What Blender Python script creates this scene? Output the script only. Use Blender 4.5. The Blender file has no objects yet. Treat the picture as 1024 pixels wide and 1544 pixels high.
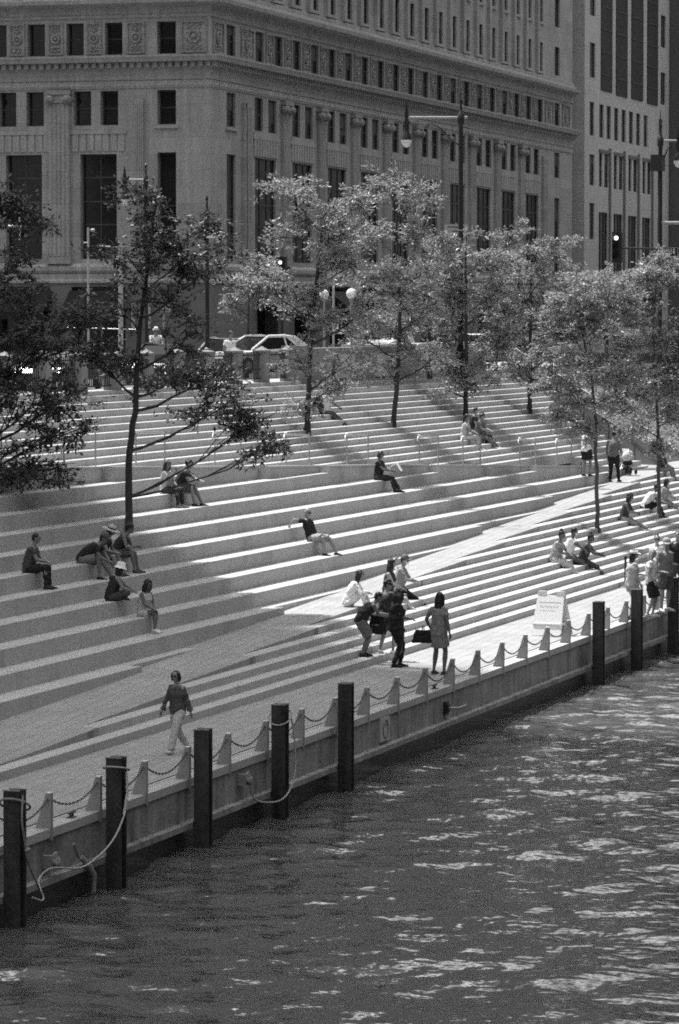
import bpy, bmesh, math, random
from mathutils import Vector, Matrix, noise
random.seed(7)
rnd = random.Random(11)
PI = math.pi
scene = bpy.context.scene
COL = scene.collection
# ---------------------------------------------------------------- camera geometry (135 mm view from a bridge deck)
F = 5780.0; H = 8.5
A = math.atan(1703/5780.0); PT = math.atan(288/F)
FW = Vector((math.cos(A)*math.cos(PT), math.sin(A)*math.cos(PT), -math.sin(PT)))
RT = Vector((math.sin(A), -math.cos(A), 0)); UP = RT.cross(FW)
CAM = Vector((0, 0, H))
def ray(u, v): return FW*F + RT*(u-512) - UP*(v-772)
def atz(u, v, z): r = ray(u, v); return CAM + r*((z-H)/r.z)
def aty(u, v, y): r = ray(u, v); return CAM + r*(y/r.y)
def atx(u, v, x): r = ray(u, v); return CAM + r*(x/r.x)
# ---------------------------------------------------------------- object helpers
def tag(o, label=None, cat=None, group=None, kind=None):
    if label: o['label'] = label
    if cat: o['category'] = cat
    if group: o['group'] = group
    if kind: o['kind'] = kind
    return o
def thing(name, label, cat, loc=(0, 0, 0), rz=0.0, group=None):
    o = bpy.data.objects.new(name, None); COL.objects.link(o)
    o.location = loc; o.rotation_euler = (0, 0, rz); o.empty_display_size = .2
    return tag(o, label, cat, group)
def copy_tree(o, parent=None):
    c = o.copy(); COL.objects.link(c); c.parent = parent
    for ch in list(o.children): copy_tree(ch, c)
    return c
def catmull(pts, n=5):
    P = [Vector(p) for p in pts]; P = [P[0]]+P+[P[-1]]; out = []
    for i in range(1, len(P)-2):
        for q in range(n):
            t = q/n; a, b, c, d = P[i-1], P[i], P[i+1], P[i+2]
            out.append(.5*((2*b)+(c-a)*t+(2*a-5*b+4*c-d)*t*t+(3*b-a-3*c+d)*t**3))
    out.append(P[-2]); return out
class MB:
    def __init__(s): s.v = []; s.f = []; s.m = []; s.mi = 0; s.sm = []
    def add(s, vs, fs, smooth=False):
        b = len(s.v); s.v += [tuple(p) for p in vs]
        for f in fs: s.f.append(tuple(b+i for i in f)); s.m.append(s.mi); s.sm.append(smooth)
    def box(s, x0, x1, y0, y1, z0, z1, M=None):
        vs = [(x0,y0,z0),(x1,y0,z0),(x1,y1,z0),(x0,y1,z0),(x0,y0,z1),(x1,y0,z1),(x1,y1,z1),(x0,y1,z1)]
        if M: vs = [M @ Vector(p) for p in vs]
        s.add(vs, [(0,3,2,1),(4,5,6,7),(0,1,5,4),(1,2,6,5),(2,3,7,6),(3,0,4,7)])
    def hexa(s, vs): s.add(vs, [(0,3,2,1),(4,5,6,7),(0,1,5,4),(1,2,6,5),(2,3,7,6),(3,0,4,7)])
    def prism(s, poly, z0, z1):
        n = len(poly); vs = [(p[0],p[1],z0) for p in poly]+[(p[0],p[1],z1) for p in poly]
        s.add(vs, [tuple(range(n-1,-1,-1)), tuple(range(n,2*n))]+[(i,(i+1)%n,n+(i+1)%n,n+i) for i in range(n)])
    def extr(s, poly, f0, f1):       # poly of 2D points, f0/f1 map to 3D
        n = len(poly); vs = [f0(*p) for p in poly]+[f1(*p) for p in poly]
        s.add(vs, [tuple(range(n-1,-1,-1)), tuple(range(n,2*n))]+[(i,(i+1)%n,n+(i+1)%n,n+i) for i in range(n)])
    def tube(s, pts, r, n=8, caps=True, ell=None, ref=None, smooth=True):
        pts = [Vector(p) for p in pts]; k = len(pts)
        rr = r if isinstance(r, (list, tuple)) else [r]*k
        vs = []; fs = []
        pu = None
        for i, p in enumerate(pts):
            t = (pts[min(i+1, k-1)]-pts[max(i-1, 0)])
            if t.length < 1e-9: t = Vector((0, 0, 1))
            t.normalize()
            if ref is not None: u = Vector(ref)-t*t.dot(Vector(ref))
            elif pu is None:
                u = Vector((0, 0, 1)) if abs(t.z) < .9 else Vector((1, 0, 0)); u = u-t*t.dot(u)
            else: u = pu-t*t.dot(pu)
            if u.length < 1e-6: u = t.orthogonal()
            u.normalize(); pu = u; w = t.cross(u)
            ra = rr[i]; rb = ra
            if isinstance(ra, tuple): ra, rb = ra
            for j in range(n):
                a_ = 2*PI*j/n; vs.append(p+u*(ra*math.cos(a_))+w*(rb*math.sin(a_)))
        for i in range(k-1):
            for j in range(n):
                fs.append((i*n+j, i*n+(j+1) % n, (i+1)*n+(j+1) % n, (i+1)*n+j))
        s.add(vs, fs, smooth)
        if caps: s.add(vs[:n], [tuple(range(n-1,-1,-1))]); s.add(vs[-n:], [tuple(range(n))])
    def ell(s, c, rx, ry, rz, n=12, m=8, M=None):
        vs = []; fs = []; c = Vector(c)
        for i in range(m+1):
            th = PI*i/m
            for j in range(n):
                ph = 2*PI*j/n
                p = Vector((rx*math.sin(th)*math.cos(ph), ry*math.sin(th)*math.sin(ph), rz*math.cos(th)))
                if M: p = M @ p
                vs.append(c+p)
        for i in range(m):
            for j in range(n): fs.append((i*n+j, (i+1)*n+j, (i+1)*n+(j+1) % n, i*n+(j+1) % n))
        s.add(vs, fs, True)
    def lathe(s, prof, c, n=16, M=None):
        vs = []; fs = []; c = Vector(c); k = len(prof)
        for r, z in prof:
            for j in range(n):
                p = Vector((r*math.cos(2*PI*j/n), r*math.sin(2*PI*j/n), z))
                if M: p = M @ p
                vs.append(c+p)
        for i in range(k-1):
            for j in range(n): fs.append((i*n+j, i*n+(j+1) % n, (i+1)*n+(j+1) % n, (i+1)*n+j))
        s.add(vs, fs, True); s.add(vs[:n], [tuple(range(n-1,-1,-1))]); s.add(vs[-n:], [tuple(range(n))])
    def torus(s, c, R, r, n=20, m=6, M=None, sx=1, sy=1):
        pts = []
        c = Vector(c); vs = []; fs = []
        for i in range(n):
            a_ = 2*PI*i/n
            for j in range(m):
                b_ = 2*PI*j/m
                p = Vector(((R+r*math.cos(b_))*math.cos(a_)*sx, (R+r*math.cos(b_))*math.sin(a_)*sy, r*math.sin(b_)))
                if M: p = M @ p
                vs.append(c+p)
        for i in range(n):
            for j in range(m): fs.append((i*m+j, ((i+1) % n)*m+j, ((i+1) % n)*m+(j+1) % m, i*m+(j+1) % m))
        s.add(vs, fs, True)
    def mesh(s, name, mats, off=(0, 0, 0)):
        me = bpy.data.meshes.new(name); ox, oy, oz = off
        me.from_pydata([(x-ox, y-oy, z-oz) for x, y, z in s.v], [], s.f)
        for m_ in (mats if isinstance(mats, (list, tuple)) else [mats]): me.materials.append(m_)
        me.polygons.foreach_set('material_index', s.m); me.polygons.foreach_set('use_smooth', s.sm)
        me.update(); return me
    def build(s, name, mats, parent=None, world=False, origin=True):
        off = (0, 0, 0)
        if parent is not None and world: off = tuple(parent.location)
        if parent is None and origin and s.v:
            xs = [p[0] for p in s.v]; ys = [p[1] for p in s.v]; zs = [p[2] for p in s.v]
            off = ((min(xs)+max(xs))/2, (min(ys)+max(ys))/2, min(zs))
        o = bpy.data.objects.new(name, s.mesh(name, mats, off)); COL.objects.link(o)
        if parent is not None: o.parent = parent
        elif origin: o.location = off
        return o
def struct(name, mb, mat_): return tag(mb.build(name, mat_, origin=False), kind='structure')
# ---------------------------------------------------------------- materials (black-and-white film: everything is grey)
def new_mat(name):
    m = bpy.data.materials.new(name); m.use_nodes = True
    nt = m.node_tree; b = nt.nodes['Principled BSDF']; return m, nt, b
def N(nt, t, **kw):
    n = nt.nodes.new(t)
    for k, v in kw.items(): setattr(n, k, v)
    return n
def math_(nt, op, a, b=None, clamp=False):
    n = N(nt, 'ShaderNodeMath', operation=op, use_clamp=clamp)
    for i, x in enumerate((a, b)):
        if x is None: continue
        if isinstance(x, (int, float)): n.inputs[i].default_value = x
        else: nt.links.new(x, n.inputs[i])
    return n.outputs[0]
def noise_(nt, vec, scale, detail=3, rough=.55):
    n = N(nt, 'ShaderNodeTexNoise'); n.inputs['Scale'].default_value = scale
    n.inputs['Detail'].default_value = detail; n.inputs['Roughness'].default_value = rough
    if vec: nt.links.new(vec, n.inputs['Vector'])
    return n.outputs['Fac']
def pos_(nt, sc=(1, 1, 1), world=True):
    if world: g = N(nt, 'ShaderNodeNewGeometry').outputs['Position']
    else: g = N(nt, 'ShaderNodeTexCoord').outputs['Object']
    m = N(nt, 'ShaderNodeMapping'); m.inputs['Scale'].default_value = sc
    nt.links.new(g, m.inputs['Vector']); return m.outputs['Vector']
def grey(name, base, rough=.7, amt=.18, scale=3.0, fine=25.0, famt=.12, bump=.1, spec=.4, metal=0, streak=0, world=True, joints=None, stain=0):
    m, nt, b = new_mat(name)
    b.inputs['Roughness'].default_value = rough; b.inputs['Metallic'].default_value = metal
    b.inputs['Specular IOR Level'].default_value = spec
    p = pos_(nt, world=world)
    f = math_(nt, 'MULTIPLY', math_(nt, 'SUBTRACT', noise_(nt, p, scale, 4), .5), amt*2)
    g = math_(nt, 'MULTIPLY', math_(nt, 'SUBTRACT', noise_(nt, p, fine, 2, .7), .5), famt*2)
    fac = math_(nt, 'ADD', math_(nt, 'ADD', f, g), 1.0)
    if streak:
        q = pos_(nt, (2.2, 2.2, .18), world)
        s_ = math_(nt, 'MULTIPLY', math_(nt, 'SUBTRACT', noise_(nt, q, 1.6, 5, .65), .5), streak*2)
        fac = math_(nt, 'ADD', fac, s_)
    if stain:
        q2 = pos_(nt, (1, 1, 1), world)
        s2 = N(nt, 'ShaderNodeMapRange'); s2.inputs[1].default_value = .56; s2.inputs[2].default_value = .72
        nt.links.new(noise_(nt, q2, .55, 5, .65), s2.inputs[0])
        fac = math_(nt, 'MULTIPLY', fac, math_(nt, 'SUBTRACT', 1.0, math_(nt, 'MULTIPLY', s2.outputs[0], stain)))
    if joints: fac = math_(nt, 'MULTIPLY', fac, joints(nt))
    val = math_(nt, 'MULTIPLY', fac, base, True)
    c = N(nt, 'ShaderNodeCombineColor')
    for i in range(3): nt.links.new(val, c.inputs[i])
    nt.links.new(c.outputs[0], b.inputs['Base Color'])
    if bump:
        bn = N(nt, 'ShaderNodeBump'); bn.inputs['Strength'].default_value = bump; bn.inputs['Distance'].default_value = .02
        nt.links.new(noise_(nt, p, fine, 4), bn.inputs['Height']); nt.links.new(bn.outputs[0], b.inputs['Normal'])
    return m
def line_(nt, coord, period, width):      # 1 away from a joint, 0 on it
    fr = math_(nt, 'FRACT', math_(nt, 'DIVIDE', coord, period))
    return math_(nt, 'GREATER_THAN', fr, width/period)
def step_joints(nt):
    s = N(nt, 'ShaderNodeSeparateXYZ'); nt.links.new(N(nt, 'ShaderNodeNewGeometry').outputs['Position'], s.inputs[0])
    row = math_(nt, 'FLOOR', math_(nt, 'MULTIPLY', s.outputs[1], 1.5))
    x = math_(nt, 'ADD', s.outputs[0], math_(nt, 'MULTIPLY', math_(nt, 'FRACT', math_(nt, 'MULTIPLY', row, .618)), 2.4))
    l = line_(nt, x, 2.4, .02)
    cell = N(nt, 'ShaderNodeTexWhiteNoise', noise_dimensions='2D')
    cv = N(nt, 'ShaderNodeCombineXYZ'); nt.links.new(math_(nt, 'FLOOR', math_(nt, 'DIVIDE', x, 2.4)), cv.inputs[0]); nt.links.new(row, cv.inputs[1])
    nt.links.new(cv.outputs[0], cell.inputs['Vector'])
    tone = math_(nt, 'ADD', .97, math_(nt, 'MULTIPLY', cell.outputs[0], .06))
    return math_(nt, 'MULTIPLY', tone, math_(nt, 'ADD', .55, math_(nt, 'MULTIPLY', l, .45)))
def paver_joints(nt):
    br = N(nt, 'ShaderNodeTexBrick'); br.inputs['Scale'].default_value = 1.0
    m_ = N(nt, 'ShaderNodeMapping'); m_.inputs['Rotation'].default_value = (0, 0, math.radians(-3.5))
    nt.links.new(N(nt, 'ShaderNodeNewGeometry').outputs['Position'], m_.inputs[0]); nt.links.new(m_.outputs[0], br.inputs['Vector'])
    br.inputs['Brick Width'].default_value = .9; br.inputs['Row Height'].default_value = .3
    br.inputs['Mortar Size'].default_value = .012; br.inputs['Mortar Smooth'].default_value = .2
    br.inputs['Color1'].default_value = (1, 1, 1, 1); br.inputs['Color2'].default_value = (.86, .86, .86, 1); br.inputs['Mortar'].default_value = (.55, .55, .55, 1)
    bw = N(nt, 'ShaderNodeRGBToBW'); nt.links.new(br.outputs['Color'], bw.inputs[0]); return bw.outputs[0]
def course_joints(nt):
    s = N(nt, 'ShaderNodeSeparateXYZ'); nt.links.new(N(nt, 'ShaderNodeNewGeometry').outputs['Position'], s.inputs[0])
    l = line_(nt, s.outputs[2], .86, .035)
    row = math_(nt, 'FLOOR', math_(nt, 'DIVIDE', s.outputs[2], .86)); u_ = math_(nt, 'ADD', math_(nt, 'ADD', s.outputs[0], s.outputs[1]), math_(nt, 'MULTIPLY', math_(nt, 'FRACT', math_(nt, 'MULTIPLY', row, .5)), 1.5))
    l2 = line_(nt, u_, 1.5, .03); cv = N(nt, 'ShaderNodeCombineXYZ'); nt.links.new(math_(nt, 'FLOOR', math_(nt, 'DIVIDE', u_, 1.5)), cv.inputs[0]); nt.links.new(row, cv.inputs[1])
    wn = N(nt, 'ShaderNodeTexWhiteNoise', noise_dimensions='2D'); nt.links.new(cv.outputs[0], wn.inputs['Vector'])
    tone = math_(nt, 'ADD', .9, math_(nt, 'MULTIPLY', wn.outputs[0], .2))
    return math_(nt, 'MULTIPLY', tone, math_(nt, 'ADD', .84, math_(nt, 'MULTIPLY', math_(nt, 'MULTIPLY', l, l2), .16)))
def panel_joints(nt):
    s = N(nt, 'ShaderNodeSeparateXYZ'); nt.links.new(N(nt, 'ShaderNodeNewGeometry').outputs['Position'], s.inputs[0])
    l = line_(nt, s.outputs[2], 1.15, .04); l2 = line_(nt, s.outputs[0], 1.72, .05)
    return math_(nt, 'ADD', .86, math_(nt, 'MULTIPLY', math_(nt, 'MULTIPLY', l, l2), .14))
M = {}
M['granite'] = grey('granite_step', .40, .75, .14, .8, 26, .62, .35, joints=step_joints, stain=.22)
M['paver'] = grey('paver', .31, .8, .14, .7, 24, .6, .35, joints=paver_joints, stain=.2)
M['coping'] = grey('coping_stone', .40, .75, .14, 1.2, 24, .5, .3, stain=.15)
M['quay'] = grey('quay_concrete', .24, .85, .7, 1.1, 16, .6, .6, streak=.8, stain=.7)
M['quaywet'] = grey('wet_concrete', .018, .35, .4, 1.2, 12, .3, .5, streak=.6)
M['wallstone'] = grey('wall_stone', .20, .8, .2, .9, 20, .5, .25, joints=None, stain=.15)
M['bstone'] = grey('building_stone', .30, .85, .16, .35, 9, .5, .4, streak=.4, joints=course_joints)
M['bcarve'] = grey('carved_stone', .25, .85, .5, 3.2, 9, .8, .8)
M['bplain'] = grey('cornice_stone', .31, .85, .2, .5, 9, .5, .4, streak=.5)
M['bdark'] = grey('granite_base', .15, .7, .15, .5, 8, .15, .2)
M['bstone2'] = grey('pale_panel_stone', .42, .8, .12, .3, 8, .45, .2, streak=.3, joints=panel_joints)
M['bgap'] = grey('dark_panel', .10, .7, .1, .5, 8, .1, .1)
M['asphalt'] = grey('asphalt', .09, .85, .15, .5, 12, .2, .2)
M['walk'] = grey('pavement_concrete', .30, .85, .12, .6, 12, .15, .2)
M['soil'] = grey('soil', .06, .95, .3, 2, 12, .4, .8)
M['glass'] = grey('window_glass', .012, .08, .3, .6, 3, .2, 0, spec=.5)
M['frame'] = grey('window_frame', .05, .5, .1, 2, 8, .1, 0)
M['curtain'] = grey('smoked_glass', .03, .6, .35, .5, 3, .2, 0, spec=.3)
M['steel'] = grey('galvanised_steel', .30, .5, .2, 3, 20, .15, .15, metal=.25)
M['rail'] = grey('rail_steel', .42, .35, .1, 4, 20, .1, 0, metal=.5)
M['pile'] = grey('pile_steel', .028, .6, .9, 2.5, 14, .9, .8, streak=1.6)
M['chain'] = grey('chain_steel', .10, .55, .1, 5, 20, .2, .1, metal=.4)
M['rope'] = grey('rope_fibre', .36, .9, .2, 10, 60, .35, .6)
M['fenderrope'] = grey('old_rope', .24, .9, .4, 8, 50, .4, .6)
M['black'] = grey('black_iron', .018, .5, .2, 3, 20, .2, .1)
M['darkpaint'] = grey('dark_paint', .03, .4, .1, 3, 20, .1, 0)
M['whitepaint'] = grey('white_paint', .75, .4, .05, 2, 20, .05, 0)
M['signwhite'] = grey('sign_face', .78, .45, .04, 2, 20, .04, 0)
M['signmid'] = grey('faded_sign_face', .42, .5, .1, 3, 20, .1, 0)
M['print'] = grey('printed_ink', .10, .6, .1, 4, 20, .1, 0)
M['printlight'] = grey('pale_ink', .42, .6, .1, 4, 20, .1, 0)
M['awning'] = grey('awning_canvas', .012, .85, .2, 1, 10, .1, 0)
M['carwhite'] = grey('white_car_paint', .66, .18, .03, 1, 10, .02, 0, spec=.5)
M['carsilver'] = grey('silver_car_paint', .35, .25, .03, 1, 10, .02, 0, metal=.4)
M['cardark'] = grey('dark_car_paint', .03, .15, .03, 1, 10, .02, 0, spec=.5)
M['carglass'] = grey('car_glass', .01, .05, .1, 1, 10, .1, 0)
M['tyre'] = grey('tyre_rubber', .02, .8, .1, 1, 10, .1, 0)
M['bark'] = grey('bark', .05, .9, .3, 4, 30, .4, .8, world=False)
M['barklight'] = grey('pale_bark', .085, .9, .3, 4, 30, .4, .8, world=False)
M['blind'] = grey('window_blind', .07, .7, .2, 3, 20, .1, 0)
def leaf_mat(name, base, tr=.35):
    m, nt, b = new_mat(name)
    out = nt.nodes['Material Output']
    g = N(nt, 'ShaderNodeNewGeometry')
    rv = math_(nt, 'MULTIPLY', math_(nt, 'ADD', .55, math_(nt, 'MULTIPLY', g.outputs['Random Per Island'], .9)), base)
    c = N(nt, 'ShaderNodeCombineColor')
    for i in range(3): nt.links.new(rv, c.inputs[i])
    nt.links.new(c.outputs[0], b.inputs['Base Color']); b.inputs['Roughness'].default_value = .42; b.inputs['Specular IOR Level'].default_value = .5
    t = N(nt, 'ShaderNodeBsdfTranslucent'); nt.links.new(c.outputs[0], t.inputs['Color'])
    mx = N(nt, 'ShaderNodeMixShader'); mx.inputs[0].default_value = tr
    nt.links.new(b.outputs[0], mx.inputs[1]); nt.links.new(t.outputs[0], mx.inputs[2]); nt.links.new(mx.outputs[0], out.inputs['Surface'])
    return m
M['leaf'] = leaf_mat('leaf', .30, .35); M['leafshaded'] = leaf_mat('shaded_leaf', .055, .2)  # second copy has the shade on the left trees put into its colour
M['glow'], _nt, _b = new_mat('lit_signal_lens'); _b.inputs['Emission Color'].default_value = (1, 1, 1, 1); _b.inputs['Emission Strength'].default_value = 1.2
M['lensglass'] = grey('lantern_glass', .70, .25, .05, 4, 20, .05, 0)
CM = {}
def cloth(v, kind='cloth'):
    k = (round(v, 3), kind)
    if k not in CM:
        if kind == 'skin': CM[k] = grey('skin', v, .5, .06, 12, 60, .05, 0, world=False)
        elif kind == 'hair': CM[k] = grey('hair', v, .45, .2, 20, 80, .3, .3, world=False)
        elif kind == 'stripe': CM[k] = grey('patterned_cloth', v, .85, .7, 14, 40, .4, .2, world=False)
        else: CM[k] = grey('cloth', v, .85, .35, 7, 40, .4, .5, world=False)
    return CM[k]
# ================================================================= TERRACE
RX0, RM = 59.4, .0264
def ramp_z(x): return min(RM*(x-RX0), 2.42)
SR, ST, SY = .17, .40, 25.93                 # small steps
def tipx(k): return RX0+6.44*k if k <= 11 else {12: 138.5, 13: 145.5, 14: 152.5}[k]
BR, BT, BY, BZ = .383, .667, 29.33, 1.10     # seat steps
XE = {j: 94.5+13.0*j for j in range(-3, 5)}; XE[4] = 146.0
XW = {10: 79.5, 9: 91, 8: 102.5, 7: 114.3, 6: 125, 5: 136.5, 4: 149.0}
WZ = [(30, 6.6), (96.5, 4.61), (107.9, 4.215), (120.3, 3.827), (133.2, 3.356), (144.5, 2.93), (149, 2.72), (400, 2.72)]
def wall_z(x):
    for (a, za), (b, zb) in zip(WZ, WZ[1:]):
        if x <= b: return za+(zb-za)*(x-a)/(b-a)
UR, UT, UY, UZ = .195, .40, 35.1, 3.66       # upper steps, k = -7..13
def ux1(k): return 158.2+.45*(k+2)
WX0 = 30.0
def by(j): return BY+BT*j
def bz(j): return BZ+BR*j
def wall_front(x):
    for j in range(10, 4, -1):
        if x <= XW[j-1]:
            return by(j) if x < XW[j-1]-5.2 else by(j)-.33
    return by(5)
def hf(x, y):
    "height of the terrace at (x, y)"
    if y < SY: return 0.0
    wf = wall_front(x)
    if y > wf and x < 149:
        z = wall_z(x) if y < wf+.22 else wall_z(x)-.12
        k = math.floor((y-UY)/UT)
        if y > wf+.3 and k >= -8: z = max(z, UZ+UR*min(k, 13))
        return z
    k = min(int((y-SY)/ST)+1, 14)
    z = min(SR*k, ramp_z(x))
    for j in range(-3, 10):
        if y >= by(j) and x <= (XE[j] if j <= 4 else XW[j]) : z = max(z, bz(j))
        if j <= 4 and y >= by(j)+.3 and XE[j] < x < RX0+bz(j)/RM: z = max(z, bz(j))
    if x >= 149:
        k = math.floor((y-UY)/UT)
        if k >= -6: z = max(z, UZ+UR*min(k, 13))
    return z
def ground(u, v):
    r = ray(u, v).normalized(); t = 40.0; p = CAM.copy()
    while t < 260:
        p = CAM+r*t
        if p.z <= hf(p.x, p.y)+.002: break
        t += .02
    return Vector((p.x, p.y, hf(p.x, p.y)))
# --- promenade, coping, quay
YQ = 22.68
XR = 330.0
m = MB(); m.box(WX0, XR, YQ+.42, SY+.5, -.5, 0); struct('promenade', m, M['paver'])
m = MB()
for i in range(int((XR-WX0)/2.41)):
    x0 = 35.75+2.41*i
    m.box(x0+.006, x0+2.404, YQ, YQ+.415, -.14, .012)
struct('quay_edge', m, M['coping'])
m = MB(); m.box(WX0, XR, SY-.4, 48, -1.0, -.02); struct('ground', m, M['soil'])
# ramp (one solid whose edge steps back in line with the risers)
m = MB()
for k in range(-4, 15):
    x0 = RX0+6.44*(k-1) if k <= 0 else tipx(k-1) if k > 1 else RX0
    x1 = RX0+6.44*k if k <= 0 else tipx(k)
    if k < 1:
        continue
    y0 = SY+ST*(k-1)
    z0, z1 = ramp_z(x0), ramp_z(x1)
    if k == 1: z0 = 0.004
    m.hexa([(x0, y0, -.4), (x1, y0, -.4), (x1, 40, -.4), (x0, 40, -.4), (x0, y0, z0), (x1, y0, z1), (x1, 40, z1), (x0, 40, z0)])
m.box(WX0, RX0, SY, 40, -.4, .004)
m.box(tipx(14), 174, SY+ST*13+.36, 40, -.4, 2.42)
struct('ramp', m, M['paver'])
m = MB()
for k in range(1, 15):
    y0 = SY+ST*(k-1); m.box(tipx(k), XR-.2*k, y0, y0+ST+.05, SR*(k-1)-.25, SR*k)
m.box(174.01, XR-5, SY+ST*14, SY+ST*14+6, 1.8, 2.415)
struct('lower_steps', m, M['granite'])
m = MB()
for j in range(-3, 10):
    y0 = by(j); z = bz(j)
    if j <= 4:
        m.box(WX0+.1*j+1, XE[j], y0, y0+BT+.04, max(z-BR-.35, -.3), z)
        xt = min(RX0+z/RM+1.5, 151.0)
        if xt > XE[j]: m.box(XE[j]-.01, xt, y0+.3, y0+BT+.037, z-.4, z-.003)
    else:
        m.box(WX0+.1*j+1, XW[j], y0, y0+BT+.04, z-BR-.35, z)
struct('seat_steps', m, M['granite'])
# parapet of the upper ramp: jogged in plan, top follows the ramp
t = thing('ramp_parapet', 'low stone parapet with jogs below the row of handrails', 'wall', (110, 34, 2.4))
segs = []
xs = [WX0]
for j in range(10, 4, -1):
    xa = xs[-1]; xb = XW[j-1]
    segs.append((xa, xb-5.2, by(j))); segs.append((xb-5.2, xb, by(j)-.33)); xs.append(xb)
m = MB()
for i, (xa, xb, yf) in enumerate(segs):
    za, zb = wall_z(xa), wall_z(xb); lo = min(za, zb)-2.2
    m.hexa([(xa, yf, lo), (xb, yf, lo), (xb, yf+.75, lo), (xa, yf+.75, lo), (xa, yf, za-.05), (xb, yf, zb-.05), (xb, yf+.75, zb-.05), (xa, yf+.75, za-.05)])
m.build('wall', M['granite'], t, True)
m = MB()
for i, (xa, xb, yf) in enumerate(segs):
    za, zb = wall_z(xa), wall_z(xb); y0, y1 = yf-.02, yf+.30
    m.hexa([(xa, y0, za-.05), (xb, y0, zb-.05), (xb, y1, zb-.05), (xa, y1, za-.05), (xa, y0, za), (xb, y0, zb), (xb, y1, zb), (xa, y1, za)])
m.build('coping', M['coping'], t, True)
m = MB()
for (xa, za), (xb, zb) in zip(WZ[:6], WZ[1:7]):
    m.hexa([(xa, 33, 1.0), (xb, 33, 1.0), (xb, 42, 1.0), (xa, 42, 1.0), (xa, 33, za-.17), (xb, 33, zb-.17), (xb, 42, zb-.17), (xa, 42, za-.17)])
mm = MB()
for (xa, za), (xb, zb) in zip(WZ[:6], WZ[1:7]):
    yy = [s for s in segs if s[0] < (xa+xb)/2 <= s[1]+.01]
    yf = (yy[0][2] if yy else 32.7)
    yf2 = max(wall_front(xa+.1), wall_front(xb-.1))+.5
    mm.hexa([(xa, yf2, 1.0), (xb, yf2, 1.0), (xb, 42, 1.0), (xa, 42, 1.0), (xa, yf2, za-.17), (xb, yf2, zb-.17), (xb, 42, zb-.17), (xa, 42, za-.17)])
struct('upper_ramp', mm, M['paver'])
m = MB()
for k in range(-7, 14):
    y0 = UY+UT*k; z = UZ+UR*k
    xa = WX0+.07*k+1
    if k < 3:      # lower treads begin only where they rise out of the ramp
        xa = [x for x in range(60, 170) if wall_z(x)-.17 < z and (wall_front(x)+.45 < y0+.3 or x > 149)]
        xa = (xa[0]-1.5 if xa else 150)
    if k < -2: xa = 149.2
    if xa < ux1(k): m.box(xa, ux1(k), y0, y0+UT+.04, z-UR-.22, z)
struct('upper_steps', m, M['granite'])
# side wall of the upper flight with its sloping handrail
t = thing('stair_side_wall', 'sloping stone wall with a pale handrail closing the far end of the upper flight', 'wall', (161, 37, 2.4))
m = MB(); xa = 158.0
m.hexa([(158.7, 32.6, 1.5), (158.95, 32.6, 1.5), (166.15, 41, 1.5), (165.9, 41, 1.5), (158.7, 32.6, 2.95), (158.95, 32.6, 2.95), (166.15, 41, 6.75), (165.9, 41, 6.75)])
m.build('wall', M['bdark'], t, True)
m = MB()
P0 = Vector((159.0, 33.3, 3.95)); P1 = Vector((165.8, 40.8, 7.35))
m.tube([P0+Vector((0, -.9, -.1)), P0, P1, P1+Vector((.1, .8, 0))], .022, 8); m.build('handrail', M['steel'], t, True)
for i in range(7):
    q = P0.lerp(P1, i/6.0); m = MB(); m.tube([q, q-Vector((0, 0, .95))], .025, 6); m.build('rail_post', M['rail'], t, True)
t = thing('stair_handrail', 'white sloping handrail beyond the planting at the right edge', 'handrail', (186, 35, 3))
m = MB(); P0 = atx(1003, 592, 186); P1 = atx(1060, 640, 183); P2 = atx(966, 628, 178); P3 = atx(994, 652, 176)
m.tube([P0, P1], .05, 8); m.build('top_rail', M['rail'], t, True)
m = MB(); m.tube([P2, P3], .035, 8); m.build('lower_rail', M['rail'], t, True)
for q in (P0.lerp(P1, .1), P0.lerp(P1, .55), P2.lerp(P3, .2), P2.lerp(P3, .9)):
    m = MB(); m.tube([q, q-Vector((0, 0, 1.0))], .03, 6); m.build('rail_post', M['rail'], t, True)
# planting bank beyond the stairs
m = MB()
m.add([(159.3, 33, 2.4), (192, 33, 2.5), (192, 41.2, 5.9), (166.3, 41.2, 6.1)], [(0, 1, 2, 3)])
struct('planted_bank', m, M['soil'])
# --- quay wall
t = thing('quay_wall', 'weathered concrete quay wall standing in the river', 'wall', (180, YQ, -1.8))
m = MB()
for i in range(46):
    x0 = 33.0+4.85*i
    m.box(x0+.01, x0+4.84, YQ+.03, YQ+.6, -.8, -.142)
    m.box(x0+4.84, x0+4.86, YQ+.06, YQ+.55, -1.0, -.15)
m.build('wall_panels', M['quay'], t, True)
m = MB(); m.box(WX0, XR, YQ-.14, YQ+.59, -.87, -.76); m.build('footing', M['quay'], t, True)
m = MB(); m.box(WX0, XR, YQ-.02, YQ+.7, -3.5, -.88); m.build('wet_base', M['quaywet'], t, True)
# toe cable along the coping
m = MB(); m.tube([(WX0, YQ+.33, .06), (XR, YQ+.33, .06)], .012, 6)
tag(m.build('edge_cable', M['chain']), 'thin steel cable running along the coping through the fin posts', 'cable')
ORD = ['first', 'second', 'third', 'fourth', 'fifth', 'sixth', 'seventh', 'eighth', 'ninth', 'tenth', 'eleventh', 'twelfth', 'thirteenth', 'fourteenth', 'fifteenth', 'sixteenth', 'seventeenth', 'eighteenth', 'nineteenth', 'twentieth', 'twenty-first', 'twenty-second', 'twenty-third', 'twenty-fourth', 'twenty-fifth', 'twenty-sixth']
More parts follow.
